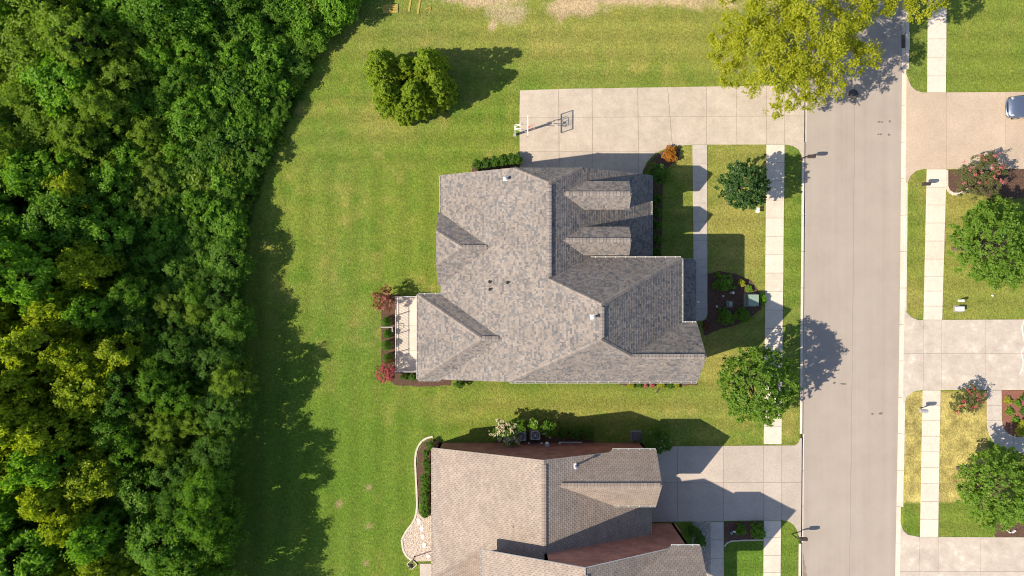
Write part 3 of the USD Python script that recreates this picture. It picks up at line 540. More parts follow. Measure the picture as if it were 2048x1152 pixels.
# --- grey-roofed house
A_W = lambda x, y: 3 + .64 * (x + 5.63) + 0 * y
A_E = lambda x, y: 3 + .64 * (11.0 - x) + 0 * y
J_H = lambda x, y: 6.7 + 1.256 * (8.93 - y) + 0 * x
C_N = lambda x, y: 6.3 + 1.28 * (2.248 - y) + 0 * x
C_E = lambda x, y: 6.3 + .66 * (12.70 - x) + 0 * y
C_S = lambda x, y: 6.5 + 1.22 * (y + 6.98) + 0 * x
G_N = lambda x, y: 6.3 + 1.22 * (-2.62 - y) + 0 * x
B_W = lambda x, y: 3 + .596 * (x + 7.46) + 0 * y
B_N = lambda x, y: 3 + .945 * (-.52 - y) + 0 * x
B_S = lambda x, y: 3 + .896 * (y + 7.26) + 0 * x
D_N = lambda x, y: 3 + .88 * (5.96 - y) + 0 * x
D_S = lambda x, y: 3 + .88 * (y - .24) + 0 * x
D_C = lambda x, y: 4.35 + .558 * (x + 5.85) + 0 * y
P_R = lambda x, y: 2.8 + .40 * (14.6 - x) + 0 * y
def meet(*fs):
    "the point where three planes meet"
    A, b = [], []
    for f in fs:
        z0 = f(0., 0.); A.append([f(1., 0.) - z0, f(0., 1.) - z0, -1]); b.append(-z0)
    return np.linalg.solve(A, b)
fl = lambda z: (lambda x, y: z + 0 * x + 0 * y)
RA_n = meet(A_W, A_E, J_H); RA_s = meet(A_W, A_E, C_N); RC_n = meet(A_W, C_E, C_N); RC_s = meet(A_W, C_E, C_S); RG_w = meet(C_E, C_S, G_N)
JW, JE = meet(A_W, J_H, fl(6.7)), meet(A_E, J_H, fl(6.7))
RG_e = np.array([13.84, RG_w[1], RG_w[2]])
V_CN = meet(A_E, C_N, fl(6.3)); V_GN = meet(C_E, G_N, fl(6.3)); V_CS = meet(A_W, C_S, fl(6.5))
RB_e = meet(A_W, B_N, B_S); RB_w = meet(B_W, B_N, B_S); RD_e = meet(A_W, D_N, D_S); RD_w = meet(D_C, D_N, D_S)
yN, yS = 4.426, 1.774
xy = lambda *ps: Polygon([(p[0], p[1]) for p in ps]).buffer(0)
house = Thing('house', 'large house with many-gabled mottled grey shingle roof in the middle of the picture', 'house', (2, 0, 0))
slopes = [
    (xy((-5.63, 8.93), JW, RA_n, RA_s, RC_n, RC_s, V_CS, (-5.63, -7.24), RB_e, (-5.63, -.52), (-5.63, .24), RD_e, (-5.63, 5.96)), A_W),
    (xy(JW, JE, RA_n), J_H),
    (xy(RA_n, JE, (11, 8.93), (11, 2.1), (V_CN[0], 2.1), V_CN, RA_s), A_E),
    (xy(RA_s, V_CN, (12.70, 2.248), RC_n), C_N),
    (xy(RC_n, (12.70, 2.248), V_GN, RG_w, RC_s), C_E),
    (xy(RC_s, RG_w, RG_e, (13.84, -6.98), V_CS), C_S),
    (xy(RG_w, RG_e, (13.84, -2.62), V_GN), G_N),
    (xy((-7.46, -.52), (-7.46, -7.26), RB_w), B_W),
    (xy((-7.46, -.52), RB_w, RB_e, (-5.63, -.52)), B_N),
    (xy((-7.46, -7.26), (-5.63, -7.26), RB_e, RB_w), B_S),
    (xy((-5.85, 5.96), (-5.63, 5.96), RD_e, RD_w, (-5.85, yN)), D_N),
    (xy((-5.85, .24), (-5.63, .24), RD_e, RD_w, (-5.85, yS)), D_S),
    (xy((-5.85, yN), RD_w, (-5.85, yS)), D_C),
    (xy((12.45, 2.19), (14.6, 2.19), (14.6, -2.75), (12.45, -2.75)), P_R)]
rv = dict(w=.17, up=.03, exp=.25, lip=.02, flat=.3)
cl = [(RA_s + (0, .15, 0), RA_n - (0, .15, 0), A_W, A_E, rv), (RC_s + (0, .2, 0), RC_n - (0, .2, 0), A_W, C_E, rv), (RG_w, RG_e - (.1, 0, 0), G_N, C_S, rv), (RB_w, RB_e - (.2, 0, 0), B_N, B_S, rv), (RD_w, RD_e - (.2, 0, 0), D_N, D_S, rv),
      (JW, RA_n, J_H, A_W), (JE, RA_n, A_E, J_H), (RA_s, RC_n, C_N, A_W), ((12.70, 2.248, 6.3), RC_n, C_E, C_N), (V_CS, RC_s, A_W, C_S), (RG_w, RC_s, C_S, C_E),
      ((-7.46, -.52, 3), RB_w, B_N, B_W), ((-7.46, -7.26, 3), RB_w, B_W, B_S), ((-5.85, yN, 4.35), RD_w, D_N, D_C), ((-5.85, yS, 4.35), RD_w, D_C, D_S)]
gut = [((-5.65, 5.98), (-5.65, 8.9), 2.98, (-1, 0)), ((-7.48, -7.2), (-7.48, -.55), 2.98, (-1, 0)), ((-7.4, -.5), (-5.63, -.5), 2.98, (0, 1)), ((-7.4, -7.28), (-5.7, -7.28), 2.98, (0, -1)), ((11.02, 2.3), (11.02, 8.9), 2.98, (1, 0)),
       ((5.9, 2.27), (12.65, 2.27), 6.28, (0, 1)), ((12.72, -2.55), (12.72, 2.2), 6.28, (1, 0)), ((12.75, -2.6), (13.8, -2.6), 6.28, (0, 1)), ((V_CS[0], -7.0), (13.8, -7.0), 6.48, (0, -1)), ((14.62, -1.1), (14.62, 2.15), 2.78, (1, 0)), ((12.8, 2.21), (14.55, 2.21), 2.88, (0, 1))]
house_roof(house, slopes, cl, gut, 'shingle_mixed', 'cap_mixed', 100, .165)
fA = lambda x, y: min(A_W(x, y), A_E(x, y), J_H(x, y)); fC = lambda x, y: min(A_W(x, y), C_E(x, y), C_N(x, y), C_S(x, y)); fG = lambda x, y: min(G_N(x, y), C_S(x, y)); fB = lambda x, y: min(B_W(x, y), B_N(x, y), B_S(x, y)); fD = lambda x, y: min(D_N(x, y), D_S(x, y), D_C(x, y))
wl = [face((10.7, 8.63), (-5.33, 8.63), fA), face((-5.33, 8.63), (-5.33, 5.66), fA), face((10.7, 2.0), (10.7, 8.63), fA), face((12.4, 1.95), (3.2, 1.95), fC), face((12.4, -2.9), (12.4, 1.95), fC),
      face((13.5, -6.68), (13.5, -2.92), fG), face((13.5, -2.92), (12.4, -2.92), fG), face((-5.2, -6.68), (13.5, -6.68), fC if False else (lambda x, y: min(A_W(x, y), C_S(x, y)))), face((-7.15, -.82), (-7.15, -6.95), fB), face((-5.3, -.82), (-7.15, -.82), fB), face((-7.15, -6.95), (-5.2, -6.95), fB),
      face((-5.55, 5.66), (-5.55, .54), fD), face((-5.33, 5.66), (-5.55, 5.66), fD), face((-5.55, .54), (-5.33, .54), fD), face((-5.33, .54), (-5.33, -.82), fA)]
for v, f in wl: house.part('wall', MB().add(v, f), M['brown_brick'])
for c, w, h, nr in (((13.7 - .19, -4.8, 4.6), 1.6, 1.5, (1, 0)), ((13.51, -4.8, 1.6), 1.8, 1.6, (1, 0)), ((10.71, 6.9, 1.5), 1.2, 1.5, (1, 0)), ((10.71, 3.6, 1.5), 1.2, 1.5, (1, 0)), ((12.41, 0.6, 4.7), 1.2, 1.4, (1, 0)), ((-7.16, -3.9, 1.6), 1.8, 1.5, (-1, 0)), ((-5.56, 3.1, 1.6), 1.7, 1.5, (-1, 0)), ((3, -6.69, 1.6), 1.1, 1.5, (0, -1)), ((8, -6.69, 4.6), 1.1, 1.4, (0, -1)), ((2.6, 8.64, 4.8), 1.2, 1.4, (0, 1))):
    window(house, c, w, h, nr)
dp = house.part('front_door', MB().box((12.43, -1.3, 1.1), (.08, 1.0, 2.1)), M['dark_metal']); house.part('handle', MB().tube([(12.52, -.95, 1.0), (12.52, -.95, 1.2)], .02), M['galvanised'], parent=dp)
for gx in (4.2, 7.6):
    gp = house.part('garage_door', MB().box((gx, 8.65, 1.1), (2.7, .06, 2.2)), M['white_trim'])
    for k in range(4): house.part('door_panel', MB().box((gx, 8.69, .3 + k * .53), (2.6, .03, .48)), M['white_trim'], parent=gp)
for c in ((14.35, 1.9), (14.35, -1.2)): house.part('porch_post', MB().box((*c, 1.35), (.2, .2, 2.6)), M['white_trim'])
house.part('downspout', MB().tube([(14.8, -1.12, 2.7), (14.95, -1.12, 2.6), (14.95, -1.12, .1)], .045), M['white_metal'])
# dormers
for yc in (6.9, 3.5):
    z_e, z_r, hw = 6.63, 7.68, 1.045
    DN = lambda x, y, yc=yc: 6.63 + 1.005 * (yc + 1.045 - y) + 0 * x
    DS = lambda x, y, yc=yc: 6.63 + 1.005 * (y - yc + 1.045) + 0 * x
    top = meet(A_E, DN, DS); vn = meet(A_E, DN, fl(6.63)); vs_ = meet(A_E, DS, fl(6.63)); xe = 8.72
    fW = lambda x, y: min(DN(x, y), DS(x, y)); mb = MB()
    for v, f in (face((8.5, yc - .85), (8.5, yc + .85), fW, z0=4.3), face((8.5, yc + .85), (5.5, yc + .85), fW, z0=4.3), face((5.5, yc - .85), (8.5, yc - .85), fW, z0=4.3)): mb.add(v, f)
    dpth = house.part('dormer', mb, M['white_trim'])
    sl = [(xy(top, (xe, yc), (xe, yc + hw), vn), DN), (xy(top, vs_, (xe, yc - hw), (xe, yc)), DS)]
    house.part('dormer_roof', deck(sl, .16), M['white_trim'], parent=dpth)
    for i, (p, f) in enumerate(sl): house.part('shingle_slope', shingles(p.buffer(.02, join_style=2), f, 300 + i + int(yc * 10)), M['shingle_mixed'], parent=dpth, kind='stuff')
    house.part('ridge_cap', caps(top + (.25, 0, 0), (xe - .05, yc, z_r), DN, DS, 310 + int(yc), **rv), M['cap_mixed'], parent=dpth, kind='stuff')
    fr = MB()
    for s in (-1, 1): fr.box((8.53, yc + s * .45, 5.9), (.06, .07, 1.2))
    for s in (-1, 0, 1): fr.box((8.53, yc, 5.9 + s * .58), (.055, .83, .06))
    house.part('window_frame', fr, M['white_trim'], parent=dpth); house.part('pane', MB().box((8.52, yc, 5.9), (.02, .84, 1.12)), M['dark_glass'], parent=dpth)
# roof vents
def roof_z(px, py, f):
    z = 5.0
    for _ in range(30): p = P(px, py, z); z = float(f(p[0], p[1]))
    return P(px, py, z)
def flue(px, py, f, h, r, label_part):
    c = roof_z(px, py, f); nm = house if f in (A_W, C_E) else brick
    vp = nm.part('vent_flue', MB().tube([c - (0, 0, .1), c + (0, 0, h)], r, 12), M['white_metal'])
    nm.part('flashing', MB().box(c + (-.06, 0, .04), (.32, .32, .05)), M['white_metal'], parent=vp)
    nm.part('vent_cap', MB().tube([c + (0, 0, h + .03), c + (0, 0, h + .09), c + (0, 0, h + .16)], [r * 1.8, r * 1.7, .02], 14), M['galvanised'], parent=vp)
flue(1186, 634, A_W, .62, .08, ''); flue(1012, 358, A_W, .42, .075, '')
for px, py in ((980, 563.5), (980.5, 578.5), (1016, 565)):
    c = roof_z(px, py, A_W); vp = house.part('vent_pipe', MB().tube([c - (0, 0, .1), c + (0, 0, .26)], .06, 10), M['black_rubber']); house.part('flashing', MB().tube([c - (0, 0, .02), c + (0, 0, .08)], [.15, .09], 10), M['black_rubber'], parent=vp)

# --- brick house with tan roof
M_W = lambda x, y: 2.9 + .5 * (x + 6.3) + 0 * y
M_E = lambda x, y: 2.9 + .5 * (11.0 - x) + 0 * y
M_S = lambda x, y: 2.9 + .66 * (y + 23.1) + 0 * x
Jn = lambda x, y: 4.5 + 1.04 * (-12.55 - y) + 0 * x
Js = lambda x, y: 4.5 + 1.04 * (y + 16.82) + 0 * x
K_W = lambda x, y: 6.8 + .5 * (x + 2.24) + 0 * y
K_E = lambda x, y: 10.47 - .58 * (x - 5.1) + 0 * y
L_N = lambda x, y: 6.5 + 1.13 * (-19.29 - y) + 0 * x
L_S = lambda x, y: 6.5 + 1.13 * (y + 24.05) + 0 * x
brick = Thing('house', 'red brick house with plain tan shingle roof at the bottom of the picture', 'house', (3, -19, 0))
JR = meet(M_E, Jn, Js); JVn = meet(M_E, Jn, fl(4.5)); JVs = meet(M_E, Js, fl(4.5)); LR = meet(K_E, L_N, L_S); LVn = meet(K_E, L_N, fl(6.5)); LVs = meet(K_E, L_S, fl(6.5))
MK = meet(M_W, M_S, lambda x, y: (x + 2.0) * 1e6)
slopes = [
    (xy((-6.3, -12.72), (2.35, -12.72), (2.35, -20.2), (-2.0, -20.2), (-2.0, MK[1]), (-6.3, -23.1)), M_W),
    (xy((-6.3, -23.1), (-2.0, MK[1]), (-2.0, -23.1)), M_S),
    (xy((2.35, -12.72), (JVn[0], -12.72), JVn, JR, JVs, (11.0, JVs[1]), (11.0, -19.62), (2.35, -19.62)), M_E),
    (xy(JR, (11.14, JR[1]), (11.14, -12.55), JVn), Jn), (xy(JR, JVs, (11.14, -16.82), (11.14, JR[1])), Js),
    (xy((-2.24, -19.45), (5.1, -19.45), (5.1, -27), (-2.24, -27)), K_W),
    (xy((5.1, -19.45), (LVn[0], -19.45), LR, LVs, (11.9, -27), (5.1, -27)), K_E),
    (xy(LR, (14.06, LR[1]), (14.06, -19.29), LVn), L_N), (xy(LR, LVs, (14.06, -24.05), (14.06, LR[1])), L_S)]
cl = [((2.35, -19.4, 7.2), (2.35, -13.0, 7.2), M_W, M_E, rv), (JR + (.3, 0, 0), (11.05, JR[1], JR[2]), Jn, Js, rv), ((5.1, -26.8, 10.4), (5.1, -19.9, 10.4), K_W, K_E, rv), (LR, (14.0, LR[1], LR[2]), L_N, L_S, rv), ((-6.3, -23.1, 2.9), (-2.05, MK[1], MK[2]), M_W, M_S)]
gut = [((-6.32, -23), (-6.32, -12.8), 2.88, (-1, 0)), ((JVn[0], -12.53), (11.1, -12.53), 4.48, (0, 1)), ((JVs[0], -16.84), (11.1, -16.84), 4.48, (0, -1)), ((11.02, -19.5), (11.02, -16.9), 2.88, (1, 0)), ((-2.26, -26.9), (-2.26, -19.5), 6.78, (-1, 0)), ((11.9, -19.27), (14.0, -19.27), 6.48, (0, 1))]
house_roof(brick, slopes, cl, gut, 'shingle_tan', 'cap_tan', 400, .17)
fM = lambda x, y: min(M_W(x, y), M_E(x, y)); fJ = lambda x, y: min(Jn(x, y), Js(x, y)); fK = lambda x, y: min(K_W(x, y), K_E(x, y)); fL = lambda x, y: min(L_N(x, y), L_S(x, y))
wn = lambda x, y: max(fM(x, y), fJ(x, y) if x > 7.6 else 0)
wl = [face((10.8, -12.89), (-6.0, -12.89), lambda x, y: fM(x, -12.9) if x < 7.85 else 4.5), face((-6.0, -12.89), (-6.0, -23), fM), face((10.8, -16.5), (10.8, -12.89), lambda x, y: max(fJ(x, y), 4.4)), face((10.75, -19.6), (10.75, -16.5), fM),
      face((13.46, -19.6), (11.5, -19.6), fL), face((11.5, -19.6), (2.4, -19.6), fK), face((2.4, -19.6), (2.4, -20.15), fK), face((2.4, -20.15), (-1.95, -20.15), fK), face((13.46, -23.7), (13.46, -19.6), fL), face((-1.95, -20.15), (-1.95, -26.8), fK)]
for v, f in wl: brick.part('wall', MB().add(v, f), M['red_brick'])
brick.part('brick_ledge', MB().box((13.5, -21.6, 1.0), (.22, 4.0, 2.4)), M['red_brick'])
flue(1150, 931, M_E, .75, .07, '')
window(brick, (13.62, -21.7, 1.7), 1.8, 1.3, (1, 0)); window(brick, (-6.01, -15.5, 1.5), 1.2, 1.3, (-1, 0)); window(brick, (-6.01, -18.5, 1.5), 1.2, 1.3, (-1, 0))
gp = brick.part('garage_door', MB().box((10.84, -14.7, 1.1), (.06, 3.0, 2.2)), M['white_trim'])
for k in range(4): brick.part('door_panel', MB().box((10.88, -14.7, .3 + k * .53), (.03, 2.9, .48)), M['white_trim'], parent=gp)
brick.part('hose_rail', MB().tube([(3.9, -12.78, .35), (5.8, -12.78, .35)], .03), M['white_metal'])
mp = brick.part('electric_meter', MB().box((2.85, -12.75, 1.5), (.35, .22, .5)), M['galvanised']); brick.part('meter_dome', MB().tube([(2.85, -12.63, 1.55), (2.85, -12.52, 1.55)], [.13, .11], 14), M['clear_lamp'], parent=mp)
for x in (1.4, 2.45, 3.95): brick.part('wall_vent', MB().box((x, -12.83, .5), (.16, .1, .14)), M['white_metal'])

# porch slab and railing west of the grey house
pp = PG((794, 592), (838, 592), (850, 640), (850, 742), (794, 742))
slabs('porch_floor', 'pale concrete porch floor striped by baluster shadows', 'porch', pp, [], [hy(650), hy(700)], M['walk_concrete'], top=.14, seed=41)
rl = Thing('porch_railing', 'white porch railing with thin balusters west of the grey roof', 'railing', G(795, 666))
pts = [G(837, 593), G(795, 593), G(795, 741), G(837, 741)]; z0 = .14
for a, b in zip(pts[:-1], pts[1:]):
    a, b = np.array(a), np.array(b); d = b - a; L = np.linalg.norm(d); rz = math.atan2(d[1], d[0])
    for zz_ in (.12, .93): rl.part('rail', MB().box((*(a + b) / 2, z0 + zz_), (L, .032, .04), rz), M['white_metal'])
    k = int(L / .125)
    for i in range(1, k): rl.part('baluster', MB().box((*(a + d * i / k), z0 + .525), (.022, .022, .76), rz), M['white_metal'])
for px, py in ((795, 593), (795, 630), (795, 668), (795, 705), (795, 741)): rl.part('post', MB().box((*G(px, py), z0 + .5), (.065, .065, 1.0)), M['white_metal'])
patio = PG((840, 1127), (880, 1127), (880, 1300), (840, 1300)); slabs('patio', 'tan patio slab at the south-west corner of the tan roof', 'patio', patio, [], [hy(1200)], M['grey_walk'], top=.06, seed=42)

# ------------------------------------------------------------------ plants
def leaves(mb_pts, nrm, size, rs, aspect=.62, jitter=.65):
    "folded diamond leaves at the points; returns v, f, r"
    n = len(mb_pts); nr = nrm + rs.normal(0, jitter, (n, 3)); nr /= np.linalg.norm(nr, axis=1, keepdims=True) + 1e-9
    a = np.cross(nr, rs.normal(0, 1, (n, 3))); a /= np.linalg.norm(a, axis=1, keepdims=True) + 1e-9; b = np.cross(nr, a)
    L = size * rs.uniform(.65, 1.35, (n, 1)); Wd = L * aspect
    v = np.stack([mb_pts - a * L * .5, mb_pts + b * Wd * .5 + nr * L * .10, mb_pts + a * L * .5 - nr * L * .06, mb_pts - b * Wd * .5 + nr * L * .10], 1).reshape(-1, 3)
    i = np.arange(n)[:, None] * 4; f = np.vstack([i + [0, 2, 1], i + [0, 3, 2]])
    return v, f
def crown(lobes, n, leaf, seed, clumps=26, spread=.17, flat=.85, zmin=-.45, aspect=.62, dens=1.0, hang=0.0, inner=.12):
    "leaf clumps over the shells of the lobes; lobes: rows of x, y, z, r"
    rs = np.random.default_rng(seed); lobes = np.asarray(lobes, float); w = lobes[:, 3] ** 2; w = w / w.sum(); P_, N_, R_ = [], [], []
    for c, wt in zip(lobes, w):
        m = max(10, int(n * wt)); d = rs.normal(0, 1, (clumps * 2, 3)); d /= np.linalg.norm(d, axis=1, keepdims=True); d = d[d[:, 2] > zmin][:clumps]
        cr = rs.uniform(.55, 1.12, len(d)); cl_r = rs.random(len(d)); k = rs.integers(0, len(d), m)
        dd = d[k] + rs.normal(0, spread, (m, 3)); dl = np.linalg.norm(dd, axis=1, keepdims=True); dd = dd / dl
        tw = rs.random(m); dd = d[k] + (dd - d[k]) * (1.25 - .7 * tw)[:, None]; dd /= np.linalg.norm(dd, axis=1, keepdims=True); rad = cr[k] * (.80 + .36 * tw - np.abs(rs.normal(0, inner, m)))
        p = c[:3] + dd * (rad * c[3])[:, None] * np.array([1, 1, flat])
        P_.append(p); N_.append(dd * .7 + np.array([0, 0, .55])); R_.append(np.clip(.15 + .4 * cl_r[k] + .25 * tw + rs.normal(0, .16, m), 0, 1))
    P_, N_, R_ = np.vstack(P_), np.vstack(N_), np.concatenate(R_)
    keep = np.ones(len(P_), bool)
    for c in lobes:
        q = (P_ - c[:3]) / np.array([1, 1, flat]); keep &= np.linalg.norm(q, axis=1) > c[3] * .52
    P_, N_, R_ = P_[keep], N_[keep], R_[keep]
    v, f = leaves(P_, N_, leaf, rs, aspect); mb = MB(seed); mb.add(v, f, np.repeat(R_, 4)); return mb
def trunk(base, top, lobes, r, seed, bend=.25):
    rs = np.random.default_rng(seed); mb = MB(seed); base, top = np.array(base, float), np.array(top, float)
    s = np.linspace(0, 1, 6)[:, None]; pts = base + (top - base) * s + np.sin(s * 3.1) * rs.normal(0, bend, 3) * [1, 1, 0]; mb.tube(pts, np.linspace(r * 1.15, r * .5, 6), 8)
    for c in lobes:
        st_ = pts[rs.integers(2, 5)]; e = np.array(c[:3]); mid_ = (st_ + e) / 2 + np.array([0, 0, -.12 * np.linalg.norm(e - st_)]) + rs.normal(0, .1, 3); mb.tube([st_, mid_, e], [r * .42, r * .28, r * .1], 6)
        for _ in range(2): mb.tube([mid_, e + rs.normal(0, .4, 3) * c[3]], [r * .2, r * .05], 5)
    return mb
# wood: prototypes, then copies
UsdGeom.Scope.Define(stage, '/World/Looks/shapes')
def proto(i, lobes, n, leaf, m, seed, tr=.16, **kw):
    path = '/World/Looks/shapes/tree_%s' % i; x = stage.CreateClassPrim(path); x.SetTypeName('Xform')
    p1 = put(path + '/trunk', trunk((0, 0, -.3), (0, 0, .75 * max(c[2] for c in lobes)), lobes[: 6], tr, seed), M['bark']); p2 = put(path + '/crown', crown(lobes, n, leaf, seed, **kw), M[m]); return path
PROTO = {}
def dome_lobes(seed, R=3.0, top=8.0, k=9, squat=.8):
    rs = np.random.default_rng(seed); out = [(0, 0, top - R * .75, R * .72)]
    for i in range(k):
        a = i * 2.399 + rs.uniform(-.4, .4); q = math.sqrt((i + .6) / k); rr = R * rs.uniform(.30, .46); out.append((math.cos(a) * q * R * .78, math.sin(a) * q * R * .78, top - R * .55 - q * q * R * .75 + rs.uniform(-.3, .3), rr))
    for i in range(k - 2):
        a = rs.uniform(0, 6.3); out.append((math.cos(a) * R * .8, math.sin(a) * R * .8, top - R * rs.uniform(1.3, 2.0), R * rs.uniform(.28, .4)))
    return out
for tone, m in (('yellow', 'leaf_yellow'), ('fresh', 'leaf_fresh'), ('mid', 'leaf_mid'), ('dark', 'leaf_dark'), ('olive', 'leaf_olive')):
    PROTO[tone] = []
    for j in range(3 if tone in ('yellow', 'fresh', 'mid') else 2):
        sd = 900 + j * 17 + len(PROTO) * 101; leaf = {'yellow': .27, 'fresh': .25, 'mid': .21, 'dark': .19, 'olive': .20}[tone]
        PROTO[tone].append(proto('%s_%s' % (tone, 'abc'[j]), dome_lobes(sd, 3.0, 8.0, 9 + j * 2), 18000, leaf, m, sd, clumps=22 + 8 * j, spread=.14 + .02 * j, inner=.13))
rs = np.random.default_rng(77); placed = []
def forest_top(px, py):
    d = edge_px(py) - px
    lo = np.interp(d, [0, 60, 150, 260, 400, 600], [1.6, 2.4, 3.8, 5.6, 8.2, 10.5]); hi = np.interp(d, [0, 60, 160, 230, 330, 420, 600], [5.0, 6.6, 7.0, 7.6, 10.5, 12.5, 13.5])
    hi = hi * (1 + (np.interp(py, [450, 560, 680, 800, 900, 1000, 1152], [.68, .62, .8, 1.08, 1.05, 1.2, 1.2]) - 1) * np.interp(d, [120, 260], [1, 0]))
    return lo + (hi - lo) * np.interp(py, [380, 520], [0, 1])
cand = []
for _ in range(60000):
    if len(placed) >= 270: break
    px, py = rs.uniform(-170, 720), rs.uniform(-120, 1280); d = edge_px(py) - px
    if d < 30: continue
    top = forest_top(px, py) * rs.uniform(.85, 1.12); R = np.interp(top, [2, 4, 8, 14], [1.2, 1.6, 2.3, 3.0]) * rs.uniform(.75, 1.25)
    if d < R * PPM * .72: continue
    if 0 < px < 75 and 375 < py < 510: continue
    w = P(px, py, top * .75)
    if all(math.hypot(w[0] - q[0], w[1] - q[1]) > .53 * (R + q[3]) for q in placed): placed.append((w[0], w[1], top, R, px, py, d))
rows = [(-400, 60, 'the yellow boards'), (60, 160, 'the evergreen tips'), (160, 260, 'the evergreen foot'), (260, 350, 'the dark hedge'), (350, 440, 'the north-west gutter'), (440, 530, 'the west bay'), (530, 620, 'the russet crape myrtle'), (620, 700, 'the clipped cones'), (700, 790, 'the pink crape myrtle'), (790, 880, 'the lawn between the roofs'), (880, 980, 'the clipped balls'), (980, 1060, 'the river gravel'), (1060, 1600, 'the lamp post')]
ordn = ['first', 'second', 'third', 'fourth', 'fifth', 'sixth', 'seventh', 'eighth', 'ninth', 'tenth', 'eleventh', 'twelfth', 'thirteenth', 'fourteenth', 'fifteenth', 'sixteenth', 'seventeenth', 'eighteenth', 'nineteenth', 'twentieth', 'twenty-first', 'twenty-second', 'twenty-third', 'twenty-fourth', 'twenty-fifth', 'twenty-sixth', 'twenty-seventh', 'twenty-eighth', 'twenty-ninth', 'thirtieth']
placed.sort(key=lambda q: q[6]); cnt = {}
def zone(px, py):
    "the mix of foliage tones in each part of the wood, with its sun and shade put into them"
    if px < 260 and py > 540: return ['yellow', 'yellow', 'fresh', 'yellow'] if px < 190 else ['yellow', 'fresh', 'olive', 'mid']
    if px < 160 and py > 330: return ['fresh', 'fresh', 'yellow', 'mid']
    if px < 270 and py < 360: return ['olive', 'olive', 'fresh', 'olive']
    if 300 < px and py < 280: return ['mid', 'fresh', 'fresh', 'mid'] if px < 590 else ['fresh', 'fresh', 'olive', 'mid']
    if 330 < px and 360 < py < 490: return ['fresh', 'olive', 'fresh', 'mid']
    if px > 250 and py > 480: return ['mid', 'dark', 'olive', 'mid']  # darker leaves here paint in the shade behind the taller western crowns
    return ['mid', 'olive', 'mid', 'fresh']
for (x, y, top, R, px, py, d) in placed:
    row = next(i for i, r in enumerate(rows) if r[0] <= py < r[1])
    tone = zone(px + rs.normal(0, 25), py + rs.normal(0, 25))[rs.integers(0, 4)]; k = cnt.get((row, tone), 0); cnt[row, tone] = k + 1
    word = {'yellow': 'yellow-green', 'fresh': 'bright green', 'mid': 'mid green', 'dark': 'deep green', 'olive': 'olive green'}[tone]
    path = numbered('/World/woodland_tree'); xf = UsdGeom.Xform.Define(stage, path)
    xf.AddTranslateOp().Set(Gf.Vec3d(float(x), float(y), 0)); xf.AddRotateZOp().Set(float(rs.uniform(0, 360))); xf.AddScaleOp().Set(Gf.Vec3f(float(R / 3), float(R / 3 * rs.uniform(.9, 1.1)), float(top / 8)))
    pr = xf.GetPrim(); pr.GetReferences().AddInternalReference(PROTO[tone][rs.integers(0, len(PROTO[tone]))]); pr.SetInstanceable(True)
    setdata(pr, label='%s %s woodland crown back from the lawn, level with %s' % (ordn[k], word, rows[row][2]), category='tree', group='trees of the wood along the left side')
# undergrowth and creepers
und = UsdGeom.PointInstancer.Define(stage, '/World/undergrowth'); ups = []
for i, (m, leaf, n) in enumerate((('leaf_mid', .17, 1500), ('leaf_dark', .15, 1500), ('leaf_fresh', .20, 1300), ('leaf_olive', .18, 1300))):
    path = '/World/undergrowth/clump_%s' % ('mid', 'dark', 'fresh', 'olive')[i]
    rs2 = np.random.default_rng(50 + i); lob = [(0, 0, .55, .8)] + [(rs2.uniform(-.8, .8), rs2.uniform(-.8, .8), rs2.uniform(.2, .9), rs2.uniform(.4, .6)) for _ in range(5)]
    put(path, crown(lob, n, leaf, 60 + i, clumps=18, spread=.2, inner=.2), M[m]); ups.append(path)
pos, ids, ori, sc = [], [], [], []
for _ in range(4600):
    px, py = rs.uniform(-280, 760), rs.uniform(-220, 1400); d = edge_px(py) - px
    if d < 14: continue
    hgt = np.interp(d, [10, 30, 90, 500], [.0, .5, 1.8, 4.5]) * rs.uniform(.3, 1.1) + .1
    if 0 < px < 90 and 360 < py < 520: hgt *= .3
    w = P(px, py, hgt); pos.append(w - (0, 0, .3)); ids.append(rs.choice(4, p=[.36, .28, .2, .16])); a = rs.uniform(0, 2 * math.pi); ori.append(Gf.Quath(math.cos(a / 2), 0, 0, math.sin(a / 2))); s = np.interp(d, [14, 60], [.55, 1.15]) * rs.uniform(.75, 1.35); sc.append((s, s, s * rs.uniform(.8, 1.2)))
for q in np.arange(-100, 1300, 9.0):                                    # low weeds creeping out of the wood's edge
    px = edge_px(q) + rs.normal(-8, 6); w = P(px, q, .1); pos.append(w - (0, 0, .15)); ids.append(rs.choice([0, 1, 2, 3])); a = rs.uniform(0, 6.28); ori.append(Gf.Quath(math.cos(a / 2), 0, 0, math.sin(a / 2))); s = rs.uniform(.25, .6); sc.append((s, s, s * .8))
und.CreatePrototypesRel().SetTargets([Sdf.Path(p) for p in ups]); und.CreateProtoIndicesAttr(Vt.IntArray(list(map(int, ids)))); und.CreatePositionsAttr(Vt.Vec3fArray([Gf.Vec3f(*map(float, p)) for p in pos])); und.CreateOrientationsAttr(Vt.QuathArray(ori)); und.CreateScalesAttr(Vt.Vec3fArray([Gf.Vec3f(*map(float, s)) for s in sc]))
setdata(und.GetPrim(), label='tangled undergrowth and creepers between the trees of the wood', category='undergrowth', kind='stuff')

